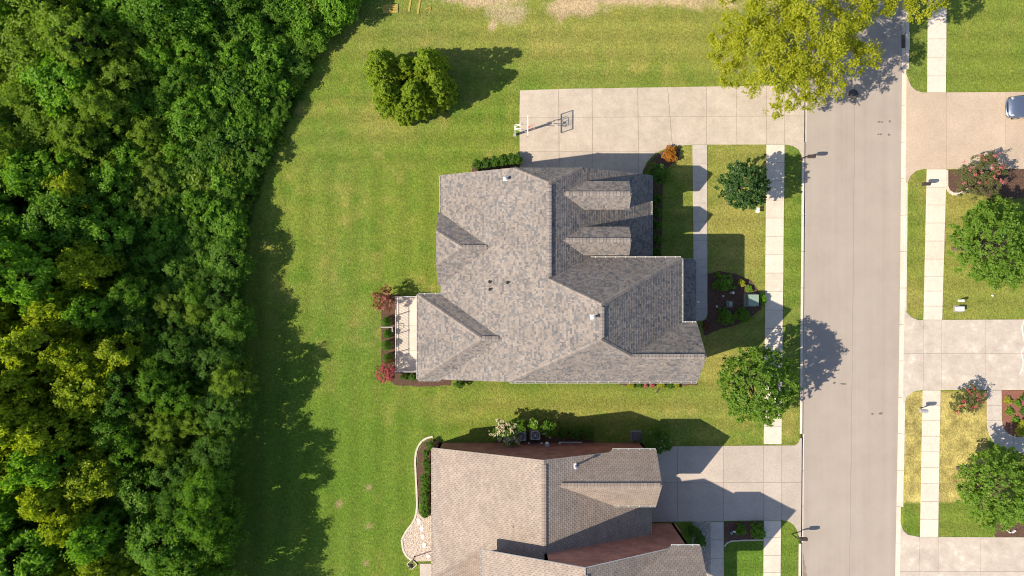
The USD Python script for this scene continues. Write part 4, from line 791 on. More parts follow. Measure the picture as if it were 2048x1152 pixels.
def tree(name, label, base_px, lobes_px, n, leaf, m, seed, tr=.14, bark='bark', cat='tree', group=None, **kw):
    "lobes_px: rows of image x, y, height, radius"
    b = G(*base_px); t = Thing(name, label, cat, (*b, 0), group=group); lobes = [(*P(a, c, z)[:2], z, r) for a, c, z, r in lobes_px]
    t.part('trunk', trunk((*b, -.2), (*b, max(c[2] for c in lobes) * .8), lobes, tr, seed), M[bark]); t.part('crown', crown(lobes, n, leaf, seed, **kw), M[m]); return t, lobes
def round_lobes(cx, cy, R, ztop, k, seed):
    "R in photograph pixels"
    rs = np.random.default_rng(seed); r = R / PPM; out = [(cx, cy, ztop - r * .85, r * .72)]
    for i in range(9): out.append((cx + math.cos(i * .7) * R * .7, cy + math.sin(i * .7) * R * .7, ztop - r * rs.uniform(1.1, 1.7), r * .34))
    for i in range(k):
        a = i * 2.399 + rs.uniform(-.3, .3); q = math.sqrt((i + .5) / k); out.append((cx + math.cos(a) * q * R * .72, cy + math.sin(a) * q * R * .72, ztop - r * .45 - q * q * r * .7, r * rs.uniform(.28, .42)))
    return out
tree('street_tree', 'small dark blue-green tree beside the sidewalk, north of the mulch bed', (1452, 385), round_lobes(1489, 370, 50, 6.3, 18, 1), 13000, .19, 'leaf_blue', 31, clumps=24, spread=.09)
tree('street_tree', 'round mid green tree overhanging the sidewalk between the two houses', (1468, 750), round_lobes(1515, 771, 78, 8.3, 26, 2), 24000, .21, 'leaf_street', 32, clumps=24, spread=.10)
tree('street_tree', 'dense green tree on the right lawn beside the white sidewalk', (1905, 497), round_lobes(1992, 486, 90, 7.6, 26, 3), 26000, .21, 'leaf_street', 33, clumps=24, spread=.10)
tree('street_tree', 'green tree over the mulch ring in the bottom right corner', (1915, 935), round_lobes(2000, 974, 84, 7.4, 26, 4), 24000, .21, 'leaf_street', 34, clumps=24, spread=.10)
tree('lawn_tree', 'pale green tree at the top where the wood meets the mown lawn', (668, 20), round_lobes(672, 3, 52, 4.0, 14, 5), 10000, .2, 'leaf_fresh', 35, clumps=26)
pl = [(1620, -40, 8.5, 2.6), (1540, 30, 8.2, 2.2), (1590, 90, 7.8, 2.0), (1660, 60, 8.2, 2.0), (1690, 110, 6.8, 1.5), (1735, 118, 6.0, 1.1), (1510, 95, 6.8, 1.6), (1452, 105, 5.6, 1.25), (1470, 150, 5.4, 1.0), (1440, 75, 5.6, .8), (1545, 150, 7.0, 1.5), (1610, 160, 6.8, 1.35), (1575, 195, 6.2, .9), (1550, 222, 5.6, .65), (1612, 205, 5.8, .7), (1668, 170, 6.0, .95), (1640, 195, 5.6, .55), (1750, 5, 7.2, 1.3), (1700, 20, 7.6, 1.6), (1800, -15, 7.0, 1.3), (1845, 8, 6.6, 1.1), (1880, -5, 6.2, .8), (1480, 25, 7.4, 1.6), (1505, -30, 8.0, 2.0), (1720, -60, 8.4, 2.2), (1620, 20, 8.9, 1.8), (1500, 180, 5.4, .5), (1830, 30, 6.0, .55), (1560, -110, 8.4, 2.6), (1680, -140, 8.6, 2.6), (1790, -90, 7.8, 2.0), (1570, 60, 6.2, 1.8), (1640, 120, 6.0, 1.5), (1500, 60, 6.0, 1.5), (1690, 50, 6.2, 1.4), (1590, 130, 5.4, 1.1), (1455, 125, 4.8, .9)]
pt, plobes = tree('plane_tree', 'big yellow-green tree leaning over street and driveway at the top', (1650, -25), [(a, b, z, r * 1.2) for a, b, z, r in pl], 95000, .175, 'leaf_plane', 36, tr=.22, bark='pale_bark', clumps=34, spread=.14, inner=.2)
# evergreen clump on the north lawn: upright cones
def cone_tree(name, label, px, py, h, r, n, leaf, m, seed, group=None, cat='tree', tip=.12):
    b = np.array(G(px, py)); t = Thing(name, label, cat, (*b, 0), group=group); rs = np.random.default_rng(seed)
    s = rs.random(n) ** .8; prof = np.sin(np.clip((1 - s) * 1.15 + tip, 0, 1) * math.pi / 2) ** .75 * np.clip(.65 + s * 2.0, 0, 1)
    a = rs.uniform(0, 2 * math.pi, n); k = 7 + seed % 3; plume = 1 + (.10 * np.sin(a * k + np.sin(s * 9 + seed) * 1.3) + .10 * np.sin(s * 21 + a * 3 + seed) if n < 4000 else (fb(np.cos(a) * 3 + seed, np.sin(a) * 3 + s * h * 1.1, 1.3, seed, 3) - .5) * 1.1)
    rr = r * prof * plume * (1 - np.abs(rs.normal(0, .08, n))); rr = np.where(s > .86, rr * np.sqrt(rs.random(n)), rr); p = np.stack([b[0] + np.cos(a) * rr, b[1] + np.sin(a) * rr, .1 + s * h], 1)
    nr = np.stack([np.cos(a), np.sin(a), np.full(n, .75)], 1); v, f = leaves(p, nr, leaf, rs, .55, .8)
    t.part('trunk', MB().tube([(*b, -.2), (*b, h * .8)], [r * .09, .02], 7), M['bark'])
    if n > 4000:
        lob = []
        for i in range(46):
            q = (i + .5) / 46; pr = r * .80 * math.sin(min(1, (1 - q) * 1.2) * math.pi / 2) ** .8 * min(1, .7 + q * 2); lob.append((b[0] + math.cos(i * 2.399) * pr, b[1] + math.sin(i * 2.399) * pr, .35 + q * (h - .7), r * rs.uniform(.28, .40) * (1 - .35 * q)))
        t.part('crown', crown(lob, n, leaf, seed, clumps=14, spread=.2, inner=.12, flat=1.25), M[m]); return
    t.part('crown', MB(seed).add(v, f, np.repeat(np.clip(.15 + .55 * (plume - .8) / .4 + rs.normal(0, .16, n), 0, 1), 4)), M[m])
for i, (px, py, h, r, l) in enumerate(((779, 158, 6.4, 1.5, 'north-western cone of the evergreen clump on the north lawn'), (823, 156, 5.2, 1.1, 'shaded middle cone at the north side of the evergreen clump'), (868, 158, 6.9, 1.5, 'north-eastern cone of the evergreen clump, tallest of them'), (790, 210, 5.7, 1.4, 'south-western cone of the evergreen clump'), (840, 212, 6.0, 1.5, 'southern cone of the evergreen clump'), (884, 194, 6.1, 1.35, 'south-eastern cone of the evergreen clump'), (814, 232, 4.0, 1.0, 'lowest cone at the southern foot of the evergreen clump'))):
    cone_tree('arborvitae', l, px, py, h, r * 1.02, 24000, .16, 'leaf_thuja', 200 + i, tip=.0)
# shrubs
def shrub(name, label, px, py, r, h, m, leaf=.10, n=1500, seed=0, flowers=None, nf=0, fsize=.1, cat='shrub', group=None, stretch=(1, 1), k=7, z0=0.0):
    b = np.array(G(px, py)); t = Thing(name, label, cat, (*b, 0), group=group); rs = np.random.default_rng(seed + 500); lob = [(b[0], b[1], h * .55, min(r * .75, h * .6))]
    for i in range(k):
        a = i * 2.399 + rs.uniform(-.3, .3); q = math.sqrt((i + .6) / k) * .68; rr = r * rs.uniform(.32, .45); lob.append((b[0] + math.cos(a) * q * r * stretch[0], b[1] + math.sin(a) * q * r * stretch[1], max(rr * .8, h - rr * .9 - q * q * h * .5), rr))
    t.part('stems', trunk((*b, -.1), (*b, h * .6), lob[:5], .03, seed), M['bark']); t.part('foliage', crown(lob, int(n * 1.8), leaf, seed + 3, clumps=16, spread=.22, inner=.15), M[m])
    if flowers:
        for i in range(nf):
            c = lob[rs.integers(0, len(lob))]; a, e = rs.uniform(0, 6.28), rs.uniform(.1, 1.4); p = np.array(c[:3]) + c[3] * 1.02 * np.array([math.cos(a) * math.cos(e), math.sin(a) * math.cos(e), math.sin(e) * .9])
            pts = p + rs.normal(0, fsize * .45, (22, 3)); v, f = leaves(pts, np.tile([0, 0, 1.0], (22, 1)), fsize * .55, rs, .8); t.part('flower_head', MB().add(v, f), M[flowers], kind='stuff')
    return t
S = shrub
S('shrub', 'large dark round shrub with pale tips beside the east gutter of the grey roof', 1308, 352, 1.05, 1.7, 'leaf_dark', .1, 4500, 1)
S('shrub', 'orange fine-leaved shrub at the bend of the driveway', 1338, 311, .8, .9, 'leaf_orange', .09, 3200, 2)
for i, (px, py) in enumerate(((956, 333), (972, 331), (990, 328), (1006, 325), (1022, 322), (1034, 323))):
    S('hedge_shrub', '%s shrub from the left in the dark hedge north of the grey roof' % ordn[i], px, py, .52, 1.15, 'leaf_dark', .12, 1700, 10 + i, cat='hedge', group='hedge north of the grey roof')
def myrtle(label, px, py, r, h, m, fl, n, nf, seed, leaf=.13, group=None, base=None):
    rs = np.random.default_rng(seed); b = np.array(G(*(base or (px, py)))); c0 = P(px, py, h * .7); t = Thing('crape_myrtle', label, 'shrub', (*b, 0), group=group); lob = []
    for i in range(13):
        a = i * 2.399; q = math.sqrt((i + .5) / 13) * .78; lob.append((c0[0] + math.cos(a) * q * r, c0[1] + math.sin(a) * q * r, h * (.9 - .4 * q * q) - .1, r * rs.uniform(.22, .34)))
    st_ = MB(seed)
    for c in lob: st_.tube([(*b, -.1), (b[0] + (c[0] - b[0]) * .45, b[1] + (c[1] - b[1]) * .45, c[2] * .6), c[:3]], [.03, .025, .01], 5)
    t.part('stems', st_, M['bark']); t.part('foliage', crown(lob, n, leaf, seed, clumps=12, spread=.25, inner=.25, aspect=.45), M[m])
    for i in range(nf):
        c = lob[rs.integers(0, len(lob))]; a, e = rs.uniform(0, 6.28), rs.uniform(.5, 1.5); p = np.array(c[:3]) + c[3] * 1.05 * np.array([math.cos(a) * math.cos(e), math.sin(a) * math.cos(e), math.sin(e)])
        ax = np.array([math.cos(a) * .5, math.sin(a) * .5, 1]); pts = p + np.linspace(-.1, .16, 24)[:, None] * ax + rs.normal(0, .05, (24, 3)); v, f = leaves(pts, np.tile([0, 0, 1.0], (24, 1)), .07, rs, .85); t.part('flower_spike', MB().add(v, f), M[fl], kind='stuff')
myrtle('russet crape myrtle at the north-west corner of the porch', 769, 598, 1.15, 2.2, 'leaf_russet', 'flower_pink', 2600, 14, 41)
myrtle('bright pink crape myrtle at the south-west corner of the porch', 773, 744, 1.05, 2.0, 'leaf_russet', 'flower_red', 1500, 46, 42)
myrtle('wide crape myrtle with pink flowers beside the tan driveway', 1962, 356, 2.5, 2.6, 'leaf_myrtle', 'flower_pink', 6500, 34, 43, leaf=.17)
myrtle('small crape myrtle with red flowers on the straw-yellow lawn', 1935, 800, 1.5, 2.0, 'leaf_myrtle', 'flower_red', 2600, 18, 44, leaf=.17)
for i, (px, py, r, h) in enumerate(((775, 643, .40, 1.05), (777, 667, .36, .95), (776, 690, .42, 1.15), (778, 716, .42, 1.1))):
    cone_tree('clipped_cone', '%s clipped evergreen cone from the north in the mulch west of the porch' % ordn[i], px, py, h, r, 2200, .075, 'leaf_box', 230 + i, cat='shrub', group='clipped cones west of the porch', tip=.1)
for i, (px, py) in enumerate(((811, 752), (826, 753))):
    S('shrub', '%s low green shrub south of the porch' % ('left', 'right')[i], px, py, .38, .7, 'leaf_box', .08, 1300, 20 + i)
S('shrub', 'single rounded green shrub at the south wall near the left end of the grey roof', 919, 766, .48, .95, 'leaf_box', .09, 1500, 22)
for i, (px, py, m) in enumerate(((1262, 770, 'leaf_lime'), (1278, 768, 'leaf_dark'), (1322, 769, 'leaf_lime'), (1340, 770, 'leaf_box'), (1352, 769, 'leaf_lime'))):
    S('perennial', '%s low plant from the left at the south wall under the long gutter' % ordn[i], px, py, .38, .4, m, .09, 700, 24 + i, cat='plant', group='low plants along the south wall')
for i, px in enumerate((1290, 1304)): S('perennial', 'low salmon flowers under the south gutter, %s clump' % ('left', 'right')[i], px, 770, .22, .3, 'flower_pink', .07, 350, 34 + i, cat='plant')
S('shrub', 'broad dark shrub at the north of the utility mulch bed', 1443, 566, 1.0, 1.1, 'leaf_mid', .12, 2600, 40, stretch=(1.2, .8))
S('shrub', 'yellow-leaved shrub in the sun beside the utility bed', 1481, 567, .36, .6, 'leaf_lime', .09, 900, 41)
S('shrub', 'small green mound next to the yellow-leaved shrub', 1496, 578, .34, .45, 'leaf_fresh', .08, 900, 42)
S('ornamental_grass', 'tuft of arching grass behind the green transformer box', 1521, 598, .42, .7, 'leaf_fresh', .2, 900, 43, cat='grass')
S('shrub', 'dark shrub at the south-west of the utility bed', 1448, 634, .85, .9, 'leaf_mid', .11, 1900, 44)
S('shrub', 'green shrub with orange tips south of the transformer box', 1480, 631, .85, .9, 'leaf_mid', .12, 2200, 45, flowers='leaf_orange', nf=5)
S('shrub', 'reddish flowering plant at the corner of the front gable', 1411, 652, .42, .6, 'leaf_russet', .09, 900, 46, flowers='flower_pink', nf=4)
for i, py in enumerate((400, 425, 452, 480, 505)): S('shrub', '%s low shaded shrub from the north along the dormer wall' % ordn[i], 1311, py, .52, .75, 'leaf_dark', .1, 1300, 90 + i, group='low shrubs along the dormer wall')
# plants along the brick north wall
S('hydrangea', 'large hydrangea with cream flower heads at the north brick wall', 1012, 858, 1.25, 2.5, 'leaf_mid', .13, 4500, 50, flowers='flower_cream', nf=60, fsize=.2)
S('shrub', 'upright shrub right behind the hydrangea', 1039, 845, .65, 2.2, 'leaf_mid', .11, 1500, 51)
S('shrub', 'sunlit flowering shrub north of the air conditioner', 1067, 843, .58, 1.9, 'leaf_fresh', .1, 1200, 52, flowers='flower_cream', nf=10, fsize=.09)
S('shrub', 'rounded shrub with pale tips right of the air conditioner', 1096, 853, .85, 2.0, 'leaf_mid', .11, 2400, 53, flowers='flower_cream', nf=8, fsize=.08)
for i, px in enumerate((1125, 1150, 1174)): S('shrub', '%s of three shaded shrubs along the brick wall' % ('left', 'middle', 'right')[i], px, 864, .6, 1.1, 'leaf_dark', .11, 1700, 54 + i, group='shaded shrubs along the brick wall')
S('shrub', 'large round shrub at the north corner of the aggregate driveway', 1308, 878, 1.3, 1.9, 'leaf_dark', .12, 4500, 58, flowers='flower_cream', nf=12, fsize=.06)
for i, (px, py, r) in enumerate(((861, 888, .5), (853, 905, .42), (854, 923, .45), (857, 938, .42))): S('clipped_ball', '%s clipped green ball from the north in the bed west of the tan roof' % ordn[i], px, py, r, .85, 'leaf_box', .07, 1500, 60 + i, group='clipped balls west of the tan roof', k=4)
for i, py in enumerate((955, 972, 989, 1006, 1022)): S('hedge_shrub', '%s shrub from the north in the green hedge west of the tan roof' % ordn[i], 852, py, .5, .9, 'leaf_box', .10, 1600, 66 + i, cat='hedge', group='green hedge west of the tan roof')
for i, (px, py) in enumerate(((1384, 1059), (1398, 1078))): S('shrub', '%s dark green shrub at the corner of the brick wall by the gravel strip' % ('upper', 'lower')[i], px, py, .62, .85, 'leaf_box', .09, 2200, 74 + i)
for i, (px, py, r) in enumerate(((1478, 1056, .55), (1512, 1059, .75))): S('shrub', '%s shaded shrub in the bed with garden ornaments' % ('left', 'right')[i], px, py, r, .8, 'leaf_mid', .11, 2000, 78 + i, stretch=(1, 1.2))
S('shrub', 'glowing lime-yellow shrub in the red mulch at the right edge', 2035, 857, .72, 1.0, 'leaf_lime', .13, 2200, 82)
for i, (px, py, r, m) in enumerate(((2013, 801, .4, 'leaf_lime'), (2032, 806, .35, 'leaf_fresh'), (2017, 823, .42, 'leaf_fresh'), (2044, 822, .4, 'leaf_box'), (2028, 840, .38, 'leaf_fresh'), (2046, 795, .4, 'leaf_box'))):
    S('perennial', '%s low plant from the driveway in the red mulch bed' % ordn[i], px, py, r, .35, m, .11, 420, 83 + i, cat='plant', group='low plants in the red mulch')

# ------------------------------------------------------------------ objects
# basketball goal
bx, by = G(1030, 270); t = Thing('basketball_goal', 'basketball goal with clear backboard and white arms at the edge of the driveway', 'basketball goal', (bx, by, 0))
t.part('pole', MB().box((bx, by, 1.4), (.15, .15, 3.0)), M['white_metal']); t.part('base_plate', MB().box((bx, by, .03), (.26, .26, .06)), M['galvanised'])
ym = by + .02; fx = bx + .98
for s in (-.2, .2):
    for z in (2.75, 3.25): t.part('arm', MB().tube([(bx - .05, ym + s * .6, z - .1), (bx + .45, ym + s, z)], .028, 8), M['white_metal'])
    t.part('brace', MB().tube([(bx + .42, ym + s, 3.0), (fx - .03, ym + s * 2.2, 3.3)], .022, 8), M['galvanised']); t.part('brace', MB().tube([(bx + .42, ym + s, 3.0), (fx - .03, ym + s * 1.2, 2.95)], .022, 8), M['galvanised'])
fr = MB(); Wb, Hb, zc = 1.55, .92, 3.25
for s in (-1, 1): fr.box((fx, ym + s * Wb / 2, zc), (.07, .05, Hb + .05)); fr.box((fx, ym, zc + s * Hb / 2), (.07, Wb - .05, .05))
bp = t.part('backboard', fr, M['white_metal']); t.part('pane', MB().box((fx, ym, zc), (.012, Wb - .06, Hb - .06)), M['backboard'], parent=bp)
sq = MB()
for s in (-1, 1): sq.box((fx + .012, ym + s * .3, zc - .12), (.006, .05, .45)); sq.box((fx + .012, ym, zc - .12 + s * .225), (.006, .55, .05))
t.part('target_square', sq, M['white_metal'], parent=bp)
t.part('rim_bracket', MB().box((fx + .07, ym, 2.98), (.14, .16, .12)), M['rim_red'])
a = np.linspace(0, 2 * math.pi, 25); t.part('rim', MB().tube(np.stack([fx + .37 + .23 * np.cos(a), ym + .23 * np.sin(a), np.full(25, 3.02)], 1), .011, 6, cap=False), M['rim_red'])
net = MB()
for i in range(12):
    a0 = i * math.pi / 6
    for dr_ in (.26, -.26): net.tube([(fx + .37 + .23 * math.cos(a0), ym + .23 * math.sin(a0), 3.01), (fx + .37 + .17 * math.cos(a0 + dr_), ym + .17 * math.sin(a0 + dr_), 2.8), (fx + .37 + .12 * math.cos(a0), ym + .12 * math.sin(a0), 2.6)], .004, 4)
t.part('net', net, M['white_metal'])
# letter boxes
def mailbox(label, px, py, m, d=(1, 0), group='letter boxes along the kerbs', h=1.15, arm=.45, L=.58):
    b = np.array(G(px, py)); t = Thing('mailbox', label, 'mailbox', (*b, 0), group=None); d = np.array(d, float); c = b + d * (arm)
    t.part('post', MB().tube([(*b, -.1), (*b, h - .12), (*(b + d * .1), h - .03)], [.05, .045, .04], 9), M[m]); t.part('bracket', MB().tube([(*(b), h - .55), (*(b + d * .25), h - .3), (*(b + d * (arm + .1)), h - .1)], .022, 7), M[m])
    t.part('support', MB().box((*(b + d * arm * .8), h - .05), (arm * 1.6, .1, .05), math.atan2(d[1], d[0])), M[m])
    th = np.linspace(0, math.pi, 10); sec = [(-.135, 0)] + [(-.135 * math.cos(a), .17 + .135 * math.sin(a)) for a in th] + [(.135, 0)]; pr = Polygon(sec); body = trimesh.creation.extrude_polygon(pr, L, engine='earcut')
    R = np.eye(4); al = np.array([d[0], d[1], 0]); R[:3, 0] = np.cross([0, 0, 1], al); R[:3, 1] = [0, 0, 1]; R[:3, 2] = al; R[:3, 3] = [*(c - d * L / 2), h]; body.apply_transform(R)
    bp = t.part('box', MB().tm(body), M[m]); t.part('door', MB().box((*(c + d * (L / 2 + .012)), h + .14), (.022, .25, .25), math.atan2(d[1], d[0])), M[m], parent=bp)
    nr = np.array([-d[1], d[0]]); t.part('flag', MB().box((*(c + nr * .15), h + .26), (.03, .012, .18)), M['rim_red'], parent=bp)
mailbox('black mailbox leaning over the kerb beside the dark blue-green tree', 1600, 318, 'dark_metal')
mailbox('black mailbox on a curved post at the bottom of the street', 1584, 1068, 'dark_metal')
mailbox('black mailbox on the right grass strip next to the white sidewalk', 1843, 372, 'dark_metal', d=(-1, 0), arm=.3)
mailbox('grey mailbox on the straw-yellow strip right of the street', 1838, 817, 'galvanised', d=(-1, 0), arm=.3)
# car
cx0, cyc = G(2020, 213); cyc = 14.93; nose = 40.95; t = Thing('parked_car', 'silver blue compact car parked on the tan driveway at the right edge', 'car', (nose + 2.1, cyc, .03))
def loft(secs):
    vs, fs, m = [], [], None
    for s in secs: vs.append(s); m = len(s)
    for i in range(len(secs) - 1):
        for j in range(m - 1):
            a = i * m + j; fs.append([a, a + 1, a + m + 1, a + m])
    return np.vstack(vs), fs
def sec(x, w, zt, zs, crown_):
    "half-oval cross-section: width w, roof height zt, shoulder height zs"
    pts = [(-w / 2 * .96, .22), (-w / 2, .45), (-w / 2 * .985, zs - .05), (-w / 2 * .93, zs)]
    for k in np.linspace(-.85, .85, 9): pts.append((w / 2 * k, zs + (zt - zs) * (1 - abs(k) ** crown_)))
    pts += [(w / 2 * .93, zs), (w / 2 * .985, zs - .05), (w / 2, .45), (w / 2 * .96, .22)]
    return np.array([(nose + x, cyc + p[0], p[1] + .03) for p in pts])
body = [sec(.0, 1.15, .56, .52, 2.2), sec(.04, 1.32, .62, .58, 2.2), sec(.14, 1.52, .70, .65, 2.2), sec(.32, 1.68, .80, .72, 2.4), sec(.6, 1.77, .88, .80, 2.6), sec(.95, 1.80, .95, .86, 2.6), sec(1.25, 1.80, 1.0, .9, 2.6), sec(1.6, 1.80, 1.02, .92, 3), sec(3.6, 1.80, 1.02, .94, 3), sec(4.0, 1.74, .98, .9, 3), sec(4.2, 1.5, .8, .75, 3)]
v, f = loft(body); t.part('body', MB().add(v, f), M['car_paint'], smooth=True)
cab = [sec(1.15, 1.5, 1.0, .93, 3), sec(1.75, 1.42, 1.40, .98, 4), sec(2.2, 1.36, 1.5, 1.0, 5), sec(3.2, 1.34, 1.48, 1.0, 5), sec(3.95, 1.4, 1.05, .95, 4)]
v, f = loft(cab); t.part('cabin_glass', MB().add(v, f), M['dark_glass'], smooth=True); t.part('roof', MB().prism(sbox(nose + 2.0, cyc - .6, nose + 3.3, cyc + .6).buffer(.08), 1.5, 1.56), M['car_paint'])
for s in (-1, 1):
    e = trimesh.creation.icosphere(3); e.apply_scale([.25, .10, .06]); e.apply_transform(trimesh.transformations.rotation_matrix(-s * .5, [0, 0, 1])); e.apply_translation([nose + .38, cyc + s * .64, .755]); hp = t.part('headlight', MB().tm(e), M['car_lamp'], smooth=True)
    t.part('lens', MB().tm(trimesh.creation.icosphere(2, .05).apply_translation([nose + .34, cyc + s * .63, .815])), M['dark_glass'], parent=hp)
    t.part('mirror', MB().tm(trimesh.creation.icosphere(2, .11).apply_translation([nose + 1.55, cyc + s * 1.0, 1.02])), M['car_paint'])
    for x in (.75, 3.4):
        wp = t.part('wheel', MB().tm(trimesh.creation.cylinder(.31, .2, sections=28).apply_transform(trimesh.transformations.rotation_matrix(math.pi / 2, [1, 0, 0])).apply_translation([nose + x, cyc + s * .80, .34])), M['black_rubber'])
        t.part('rim', MB().tm(trimesh.creation.cylinder(.2, .22, sections=20).apply_transform(trimesh.transformations.rotation_matrix(math.pi / 2, [1, 0, 0])).apply_translation([nose + x, cyc + s * .80, .34])), M['galvanised'], parent=wp)
bmp = MB(); a = np.linspace(-1.25, 1.25, 15); bmp.tube(np.stack([nose + .42 - .47 * np.cos(a * .9), cyc + .86 * np.sin(a), np.full(15, .45)], 1), .085, 8); t.part('bumper', bmp, M['car_paint'])
ln = MB(); ln.tube(np.stack([nose + .30 - .30 * np.cos(a * .9), cyc + .80 * np.sin(a), np.full(15, .60)], 1), .02, 6); t.part('bumper_seam', ln, M['black_rubber'])
t.part('grille', MB().box((nose + .0, cyc, .5), (.06, .8, .09)), M['black_rubber']); t.part('underbody', MB().box((nose + 2.1, cyc, .24), (3.9, 1.5, .12)), M['black_rubber'])
t.part('badge', MB().tm(disc((nose + .17, cyc, .765), .045, .02, 14)), M['galvanised'])
# utilities
def hollow_box(name, label, cat, px, py, w, d, h, m, rz=0, lidm=None):
    c = G(px, py); t = Thing(name, label, cat, (*c, 0)); t.part('pad', MB().box((*c, .02), (w + .25, d + .25, .06), rz), M['pad']); t.part('cabinet', MB().box((*c, h / 2 + .05), (w, d, h - .05), rz), M[m]); t.part('lid', MB().box((*c, h + .05), (w + .06, d + .06, .05), rz), M[lidm or m]); return t
hollow_box('transformer', 'grey-green transformer box in the utility mulch bed', 'utility box', 1499.5, 600, .78, .86, .95, 'utility_green')
hollow_box('utility_box', 'small green ground box left of the transformer', 'utility box', 1458.5, 608, .24, .3, .35, 'utility_green')
c = P(1463, 585.5, .3); t = Thing('utility_pedestal', 'pale upright cable pedestal in the utility mulch bed', 'utility box', (c[0], c[1], 0)); t.part('post', MB().tube([(c[0], c[1], 0), (c[0], c[1], .75)], .1, 12), M['utility_pale']); t.part('cap', MB().tube([(c[0], c[1], .75), (c[0], c[1], .82), (c[0], c[1], .86)], [.115, .1, .03], 12), M['utility_pale'])
c = G(1918, 601); t = Thing('utility_pedestal', 'pale cable pedestal on the right lawn above the small box', 'utility box', (*c, 0)); t.part('post', MB().tube([(*c, 0), (*c, .6)], .11, 12), M['utility_pale']); t.part('cap', MB().tube([(*c, .6), (*c, .67), (*c, .71)], [.125, .11, .03], 12), M['utility_pale'])
hollow_box('utility_box', 'low grey-green box on the right lawn beside the concrete driveway', 'utility box', 1915.5, 617.5, .5, .32, .4, 'utility_pale')
def ac(label, px, py):
    c = G(px, py); t = Thing('air_conditioner', label, 'air conditioner', (*c, 0)); t.part('pad', MB().box((*c, .04), (.95, .95, .1)), M['pad']); t.part('cabinet', MB().box((*c, .45), (.75, .75, .72)), M['galvanised']); t.part('fan_guard', MB().tm(trimesh.creation.annulus(.22, .3, .03).apply_translation([*c, .825])), M['dark_grey'])
    bl = MB()
    for k in range(4): bl.box((*c, .815), (.42, .06, .01), k * math.pi / 4)
    t.part('fan', bl, M['dark_grey']); t.part('hub', MB().tm(disc((*c, .83), .07, .03, 14)), M['white_metal'])
ac('left air conditioner beside the hydrangea at the brick wall', 1042, 869); ac('right air conditioner between shrubs at the brick wall', 1070, 867)
hollow_box('storage_box', 'dark grey storage box beside the large round shrub at the brick wall', 'box', 1271, 871, .65, .6, .55, 'dark_grey')
# lamp post by the gravel
c = np.array(G(829, 1113)); t = Thing('lamp_post', 'dark brown lantern post at the tip of the river gravel bed', 'lamp', (*c, 0)); t.part('post', MB().tube([(*c, -.1), (*c, .25), (*c, 1.75)], [.07, .045, .04], 10), M['dark_metal'])
lp = t.part('lantern', MB().tube([(*c, 1.78), (*c, 1.84), (*c, 2.12)], [.06, .12, .16], 6), M['dark_glass']); t.part('lantern_roof', MB().tube([(*c, 2.12), (*c, 2.16), (*c, 2.34), (*c, 2.42)], [.22, .21, .06, .02], 6), M['dark_metal'], parent=lp)
for k in range(6): t.part('lantern_bar', MB().tube([(c[0] + .12 * math.cos(k * 1.047), c[1] + .12 * math.sin(k * 1.047), 1.84), (c[0] + .165 * math.cos(k * 1.047), c[1] + .165 * math.sin(k * 1.047), 2.12)], .012, 5), M['dark_metal'], parent=lp)
c = np.array(G(824, 1128)); fr = MB()
for k in range(4): a = k * math.pi / 2 + .75; fr.box((c[0] + .3 * math.cos(a), c[1] + .3 * math.sin(a), .06), (.05, .6, .12), a)
single('planter_frame', fr, M['stone_edge'], 'small square edging frame at the foot of the lantern post', 'edging')
# lawn sign, garden ornaments, frame beside the cones
c = G(1511, 421.5); t = Thing('lawn_sign', 'small white sign on two legs south of the dark blue-green tree', 'sign', (*c, 0))
for s in (-1, 1): t.part('leg', MB().tube([(c[0], c[1] + s * .12, 0), (c[0], c[1] + s * .12, .5)], .015, 6), M['dark_metal']); t.part('panel', MB().box((c[0], c[1] + s * .105, .52), (.30, .19, .03)), M['white_trim'])
c = G(778, 656); t = Thing('plant_support', 'white angled rail standing between the clipped cones', 'rail', (*c, 0))
p = [G(766, 653), G(788, 653), G(788, 662)]
for a, b in zip(p[:-1], p[1:]): t.part('rail', MB().tube([(*a, .95), (*b, .95)], .022, 8), M['white_metal'])
for a in p: t.part('leg', MB().tube([(*a, 0), (*a, .95)], .018, 7), M['white_metal'])
c = G(1468, 1060); t = Thing('garden_ornament', 'white long-necked bird ornament in the bed beside the shaded front walk', 'ornament', (*c, 0))
t.part('body', MB().tube([(c[0] - .22, c[1] + .06, .5), (c[0] - .05, c[1], .48), (c[0] + .2, c[1] - .03, .5)], [.03, .09, .03], 9), M['white_metal']); t.part('neck', MB().tube([(c[0] - .18, c[1] + .06, .5), (c[0] - .28, c[1] + .1, .75), (c[0] - .36, c[1] + .08, .78)], [.035, .025, .015], 7), M['white_metal']); t.part('legs', MB().tube([(c[0], c[1], 0), (c[0], c[1], .45)], .012, 6), M['dark_metal'])
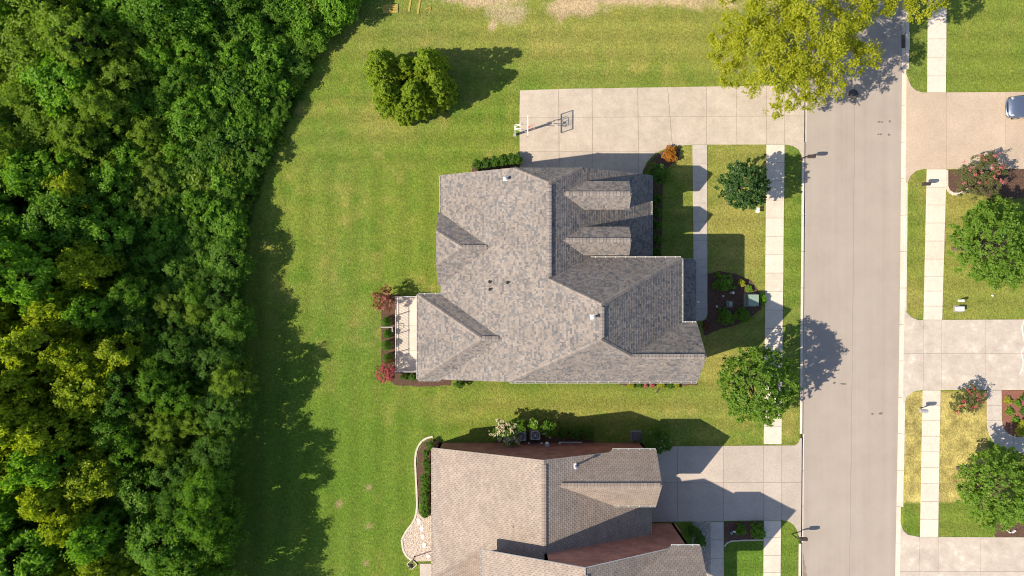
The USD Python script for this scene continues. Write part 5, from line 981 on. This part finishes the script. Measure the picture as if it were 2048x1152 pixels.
c = G(1460, 1063); t = Thing('gazing_ball', 'blue-green glass ball on a short stand in the dark bed', 'ornament', (*c, 0)); t.part('stand', MB().tube([(*c, 0), (*c, .3)], [.1, .06], 10), M['dark_grey']); t.part('ball', trimesh.creation.icosphere(3, .12).apply_translation([*c, .42]), mat('glass_ball', [(.05, .16, .17), (.08, .22, .22)], 3, rough=.05, spec=.8), smooth=True)
c = G(1395, 1063); t = Thing('flower_pot', 'black pot lying in the gravel strip beside the dark shrubs', 'pot', (*c, 0)); t.part('pot', MB().tube([(c[0] - .12, c[1] + .06, .14), (c[0] + .16, c[1] - .08, .14)], [.14, .2], 14), M['black_rubber']); t.part('rim', MB().tube([(c[0] + .15, c[1] - .075, .14), (c[0] + .19, c[1] - .095, .14)], .215, 14), M['dark_grey'])
c = G(2020, 1062); t = Thing('garden_ornament', 'pair of white garden markers in the mulch ring in the bottom right corner', 'ornament', (*c, 0))
for s in (-1, 1): t.part('marker', MB().box((c[0] + s * .22, c[1], .12), (.34, .07, .2), .6 * s), M['white_metal'])
for i, (px, py, l) in enumerate(((1446, 592, 'white sprinkler head left in the utility mulch bed'), (1433, 613, 'pale stone at the walk side of the utility mulch bed'), (1984, 591, 'small dark stake with pale top on the right lawn'))):
    c = G(px, py); single('ground_marker', MB().tube([(*c, 0), (*c, .12), (*c, .15)], [.07, .08, .03], 9), M['white_stone'], l, 'marker')
# boards and pallet on the north lawn
t = Thing('wood_pallet', 'yellow wooden sheet lying on the lawn beside the wood at the top', 'pallet', G(780, 18))
for k in range(5): t.part('plank', MB(k).box((*G(781, 11 + k * 3.4), .05), (1.25, .125, .04), .06), M['yellow_wood'])
for k in (-1, 1): t.part('bearer', MB(k + 9).box((*G(781 + k * 10, 18), .015), (.08, .66, .04), .06), M['yellow_wood'])
for i, (px, py, L, l) in enumerate(((820, 8, 1.3, 'left yellow board lying on the north lawn'), (838, 12, 1.35, 'right yellow board lying on the north lawn'))):
    single('loose_board', MB(i).box((*G(px, py), .03), (.16, L, .04), -.16), M['yellow_wood'], l, 'board', loc=(*G(px, py), 0))
c = G(856, 17); fr = MB(); fr.box((c[0], c[1], .03), (.5, .06, .04), .35); fr.box((c[0] + .2, c[1] - .05, .03), (.06, .3, .04), -.2); single('loose_board', fr, M['yellow_wood'], 'thin bent strip of yellow wood on the north lawn', 'board')
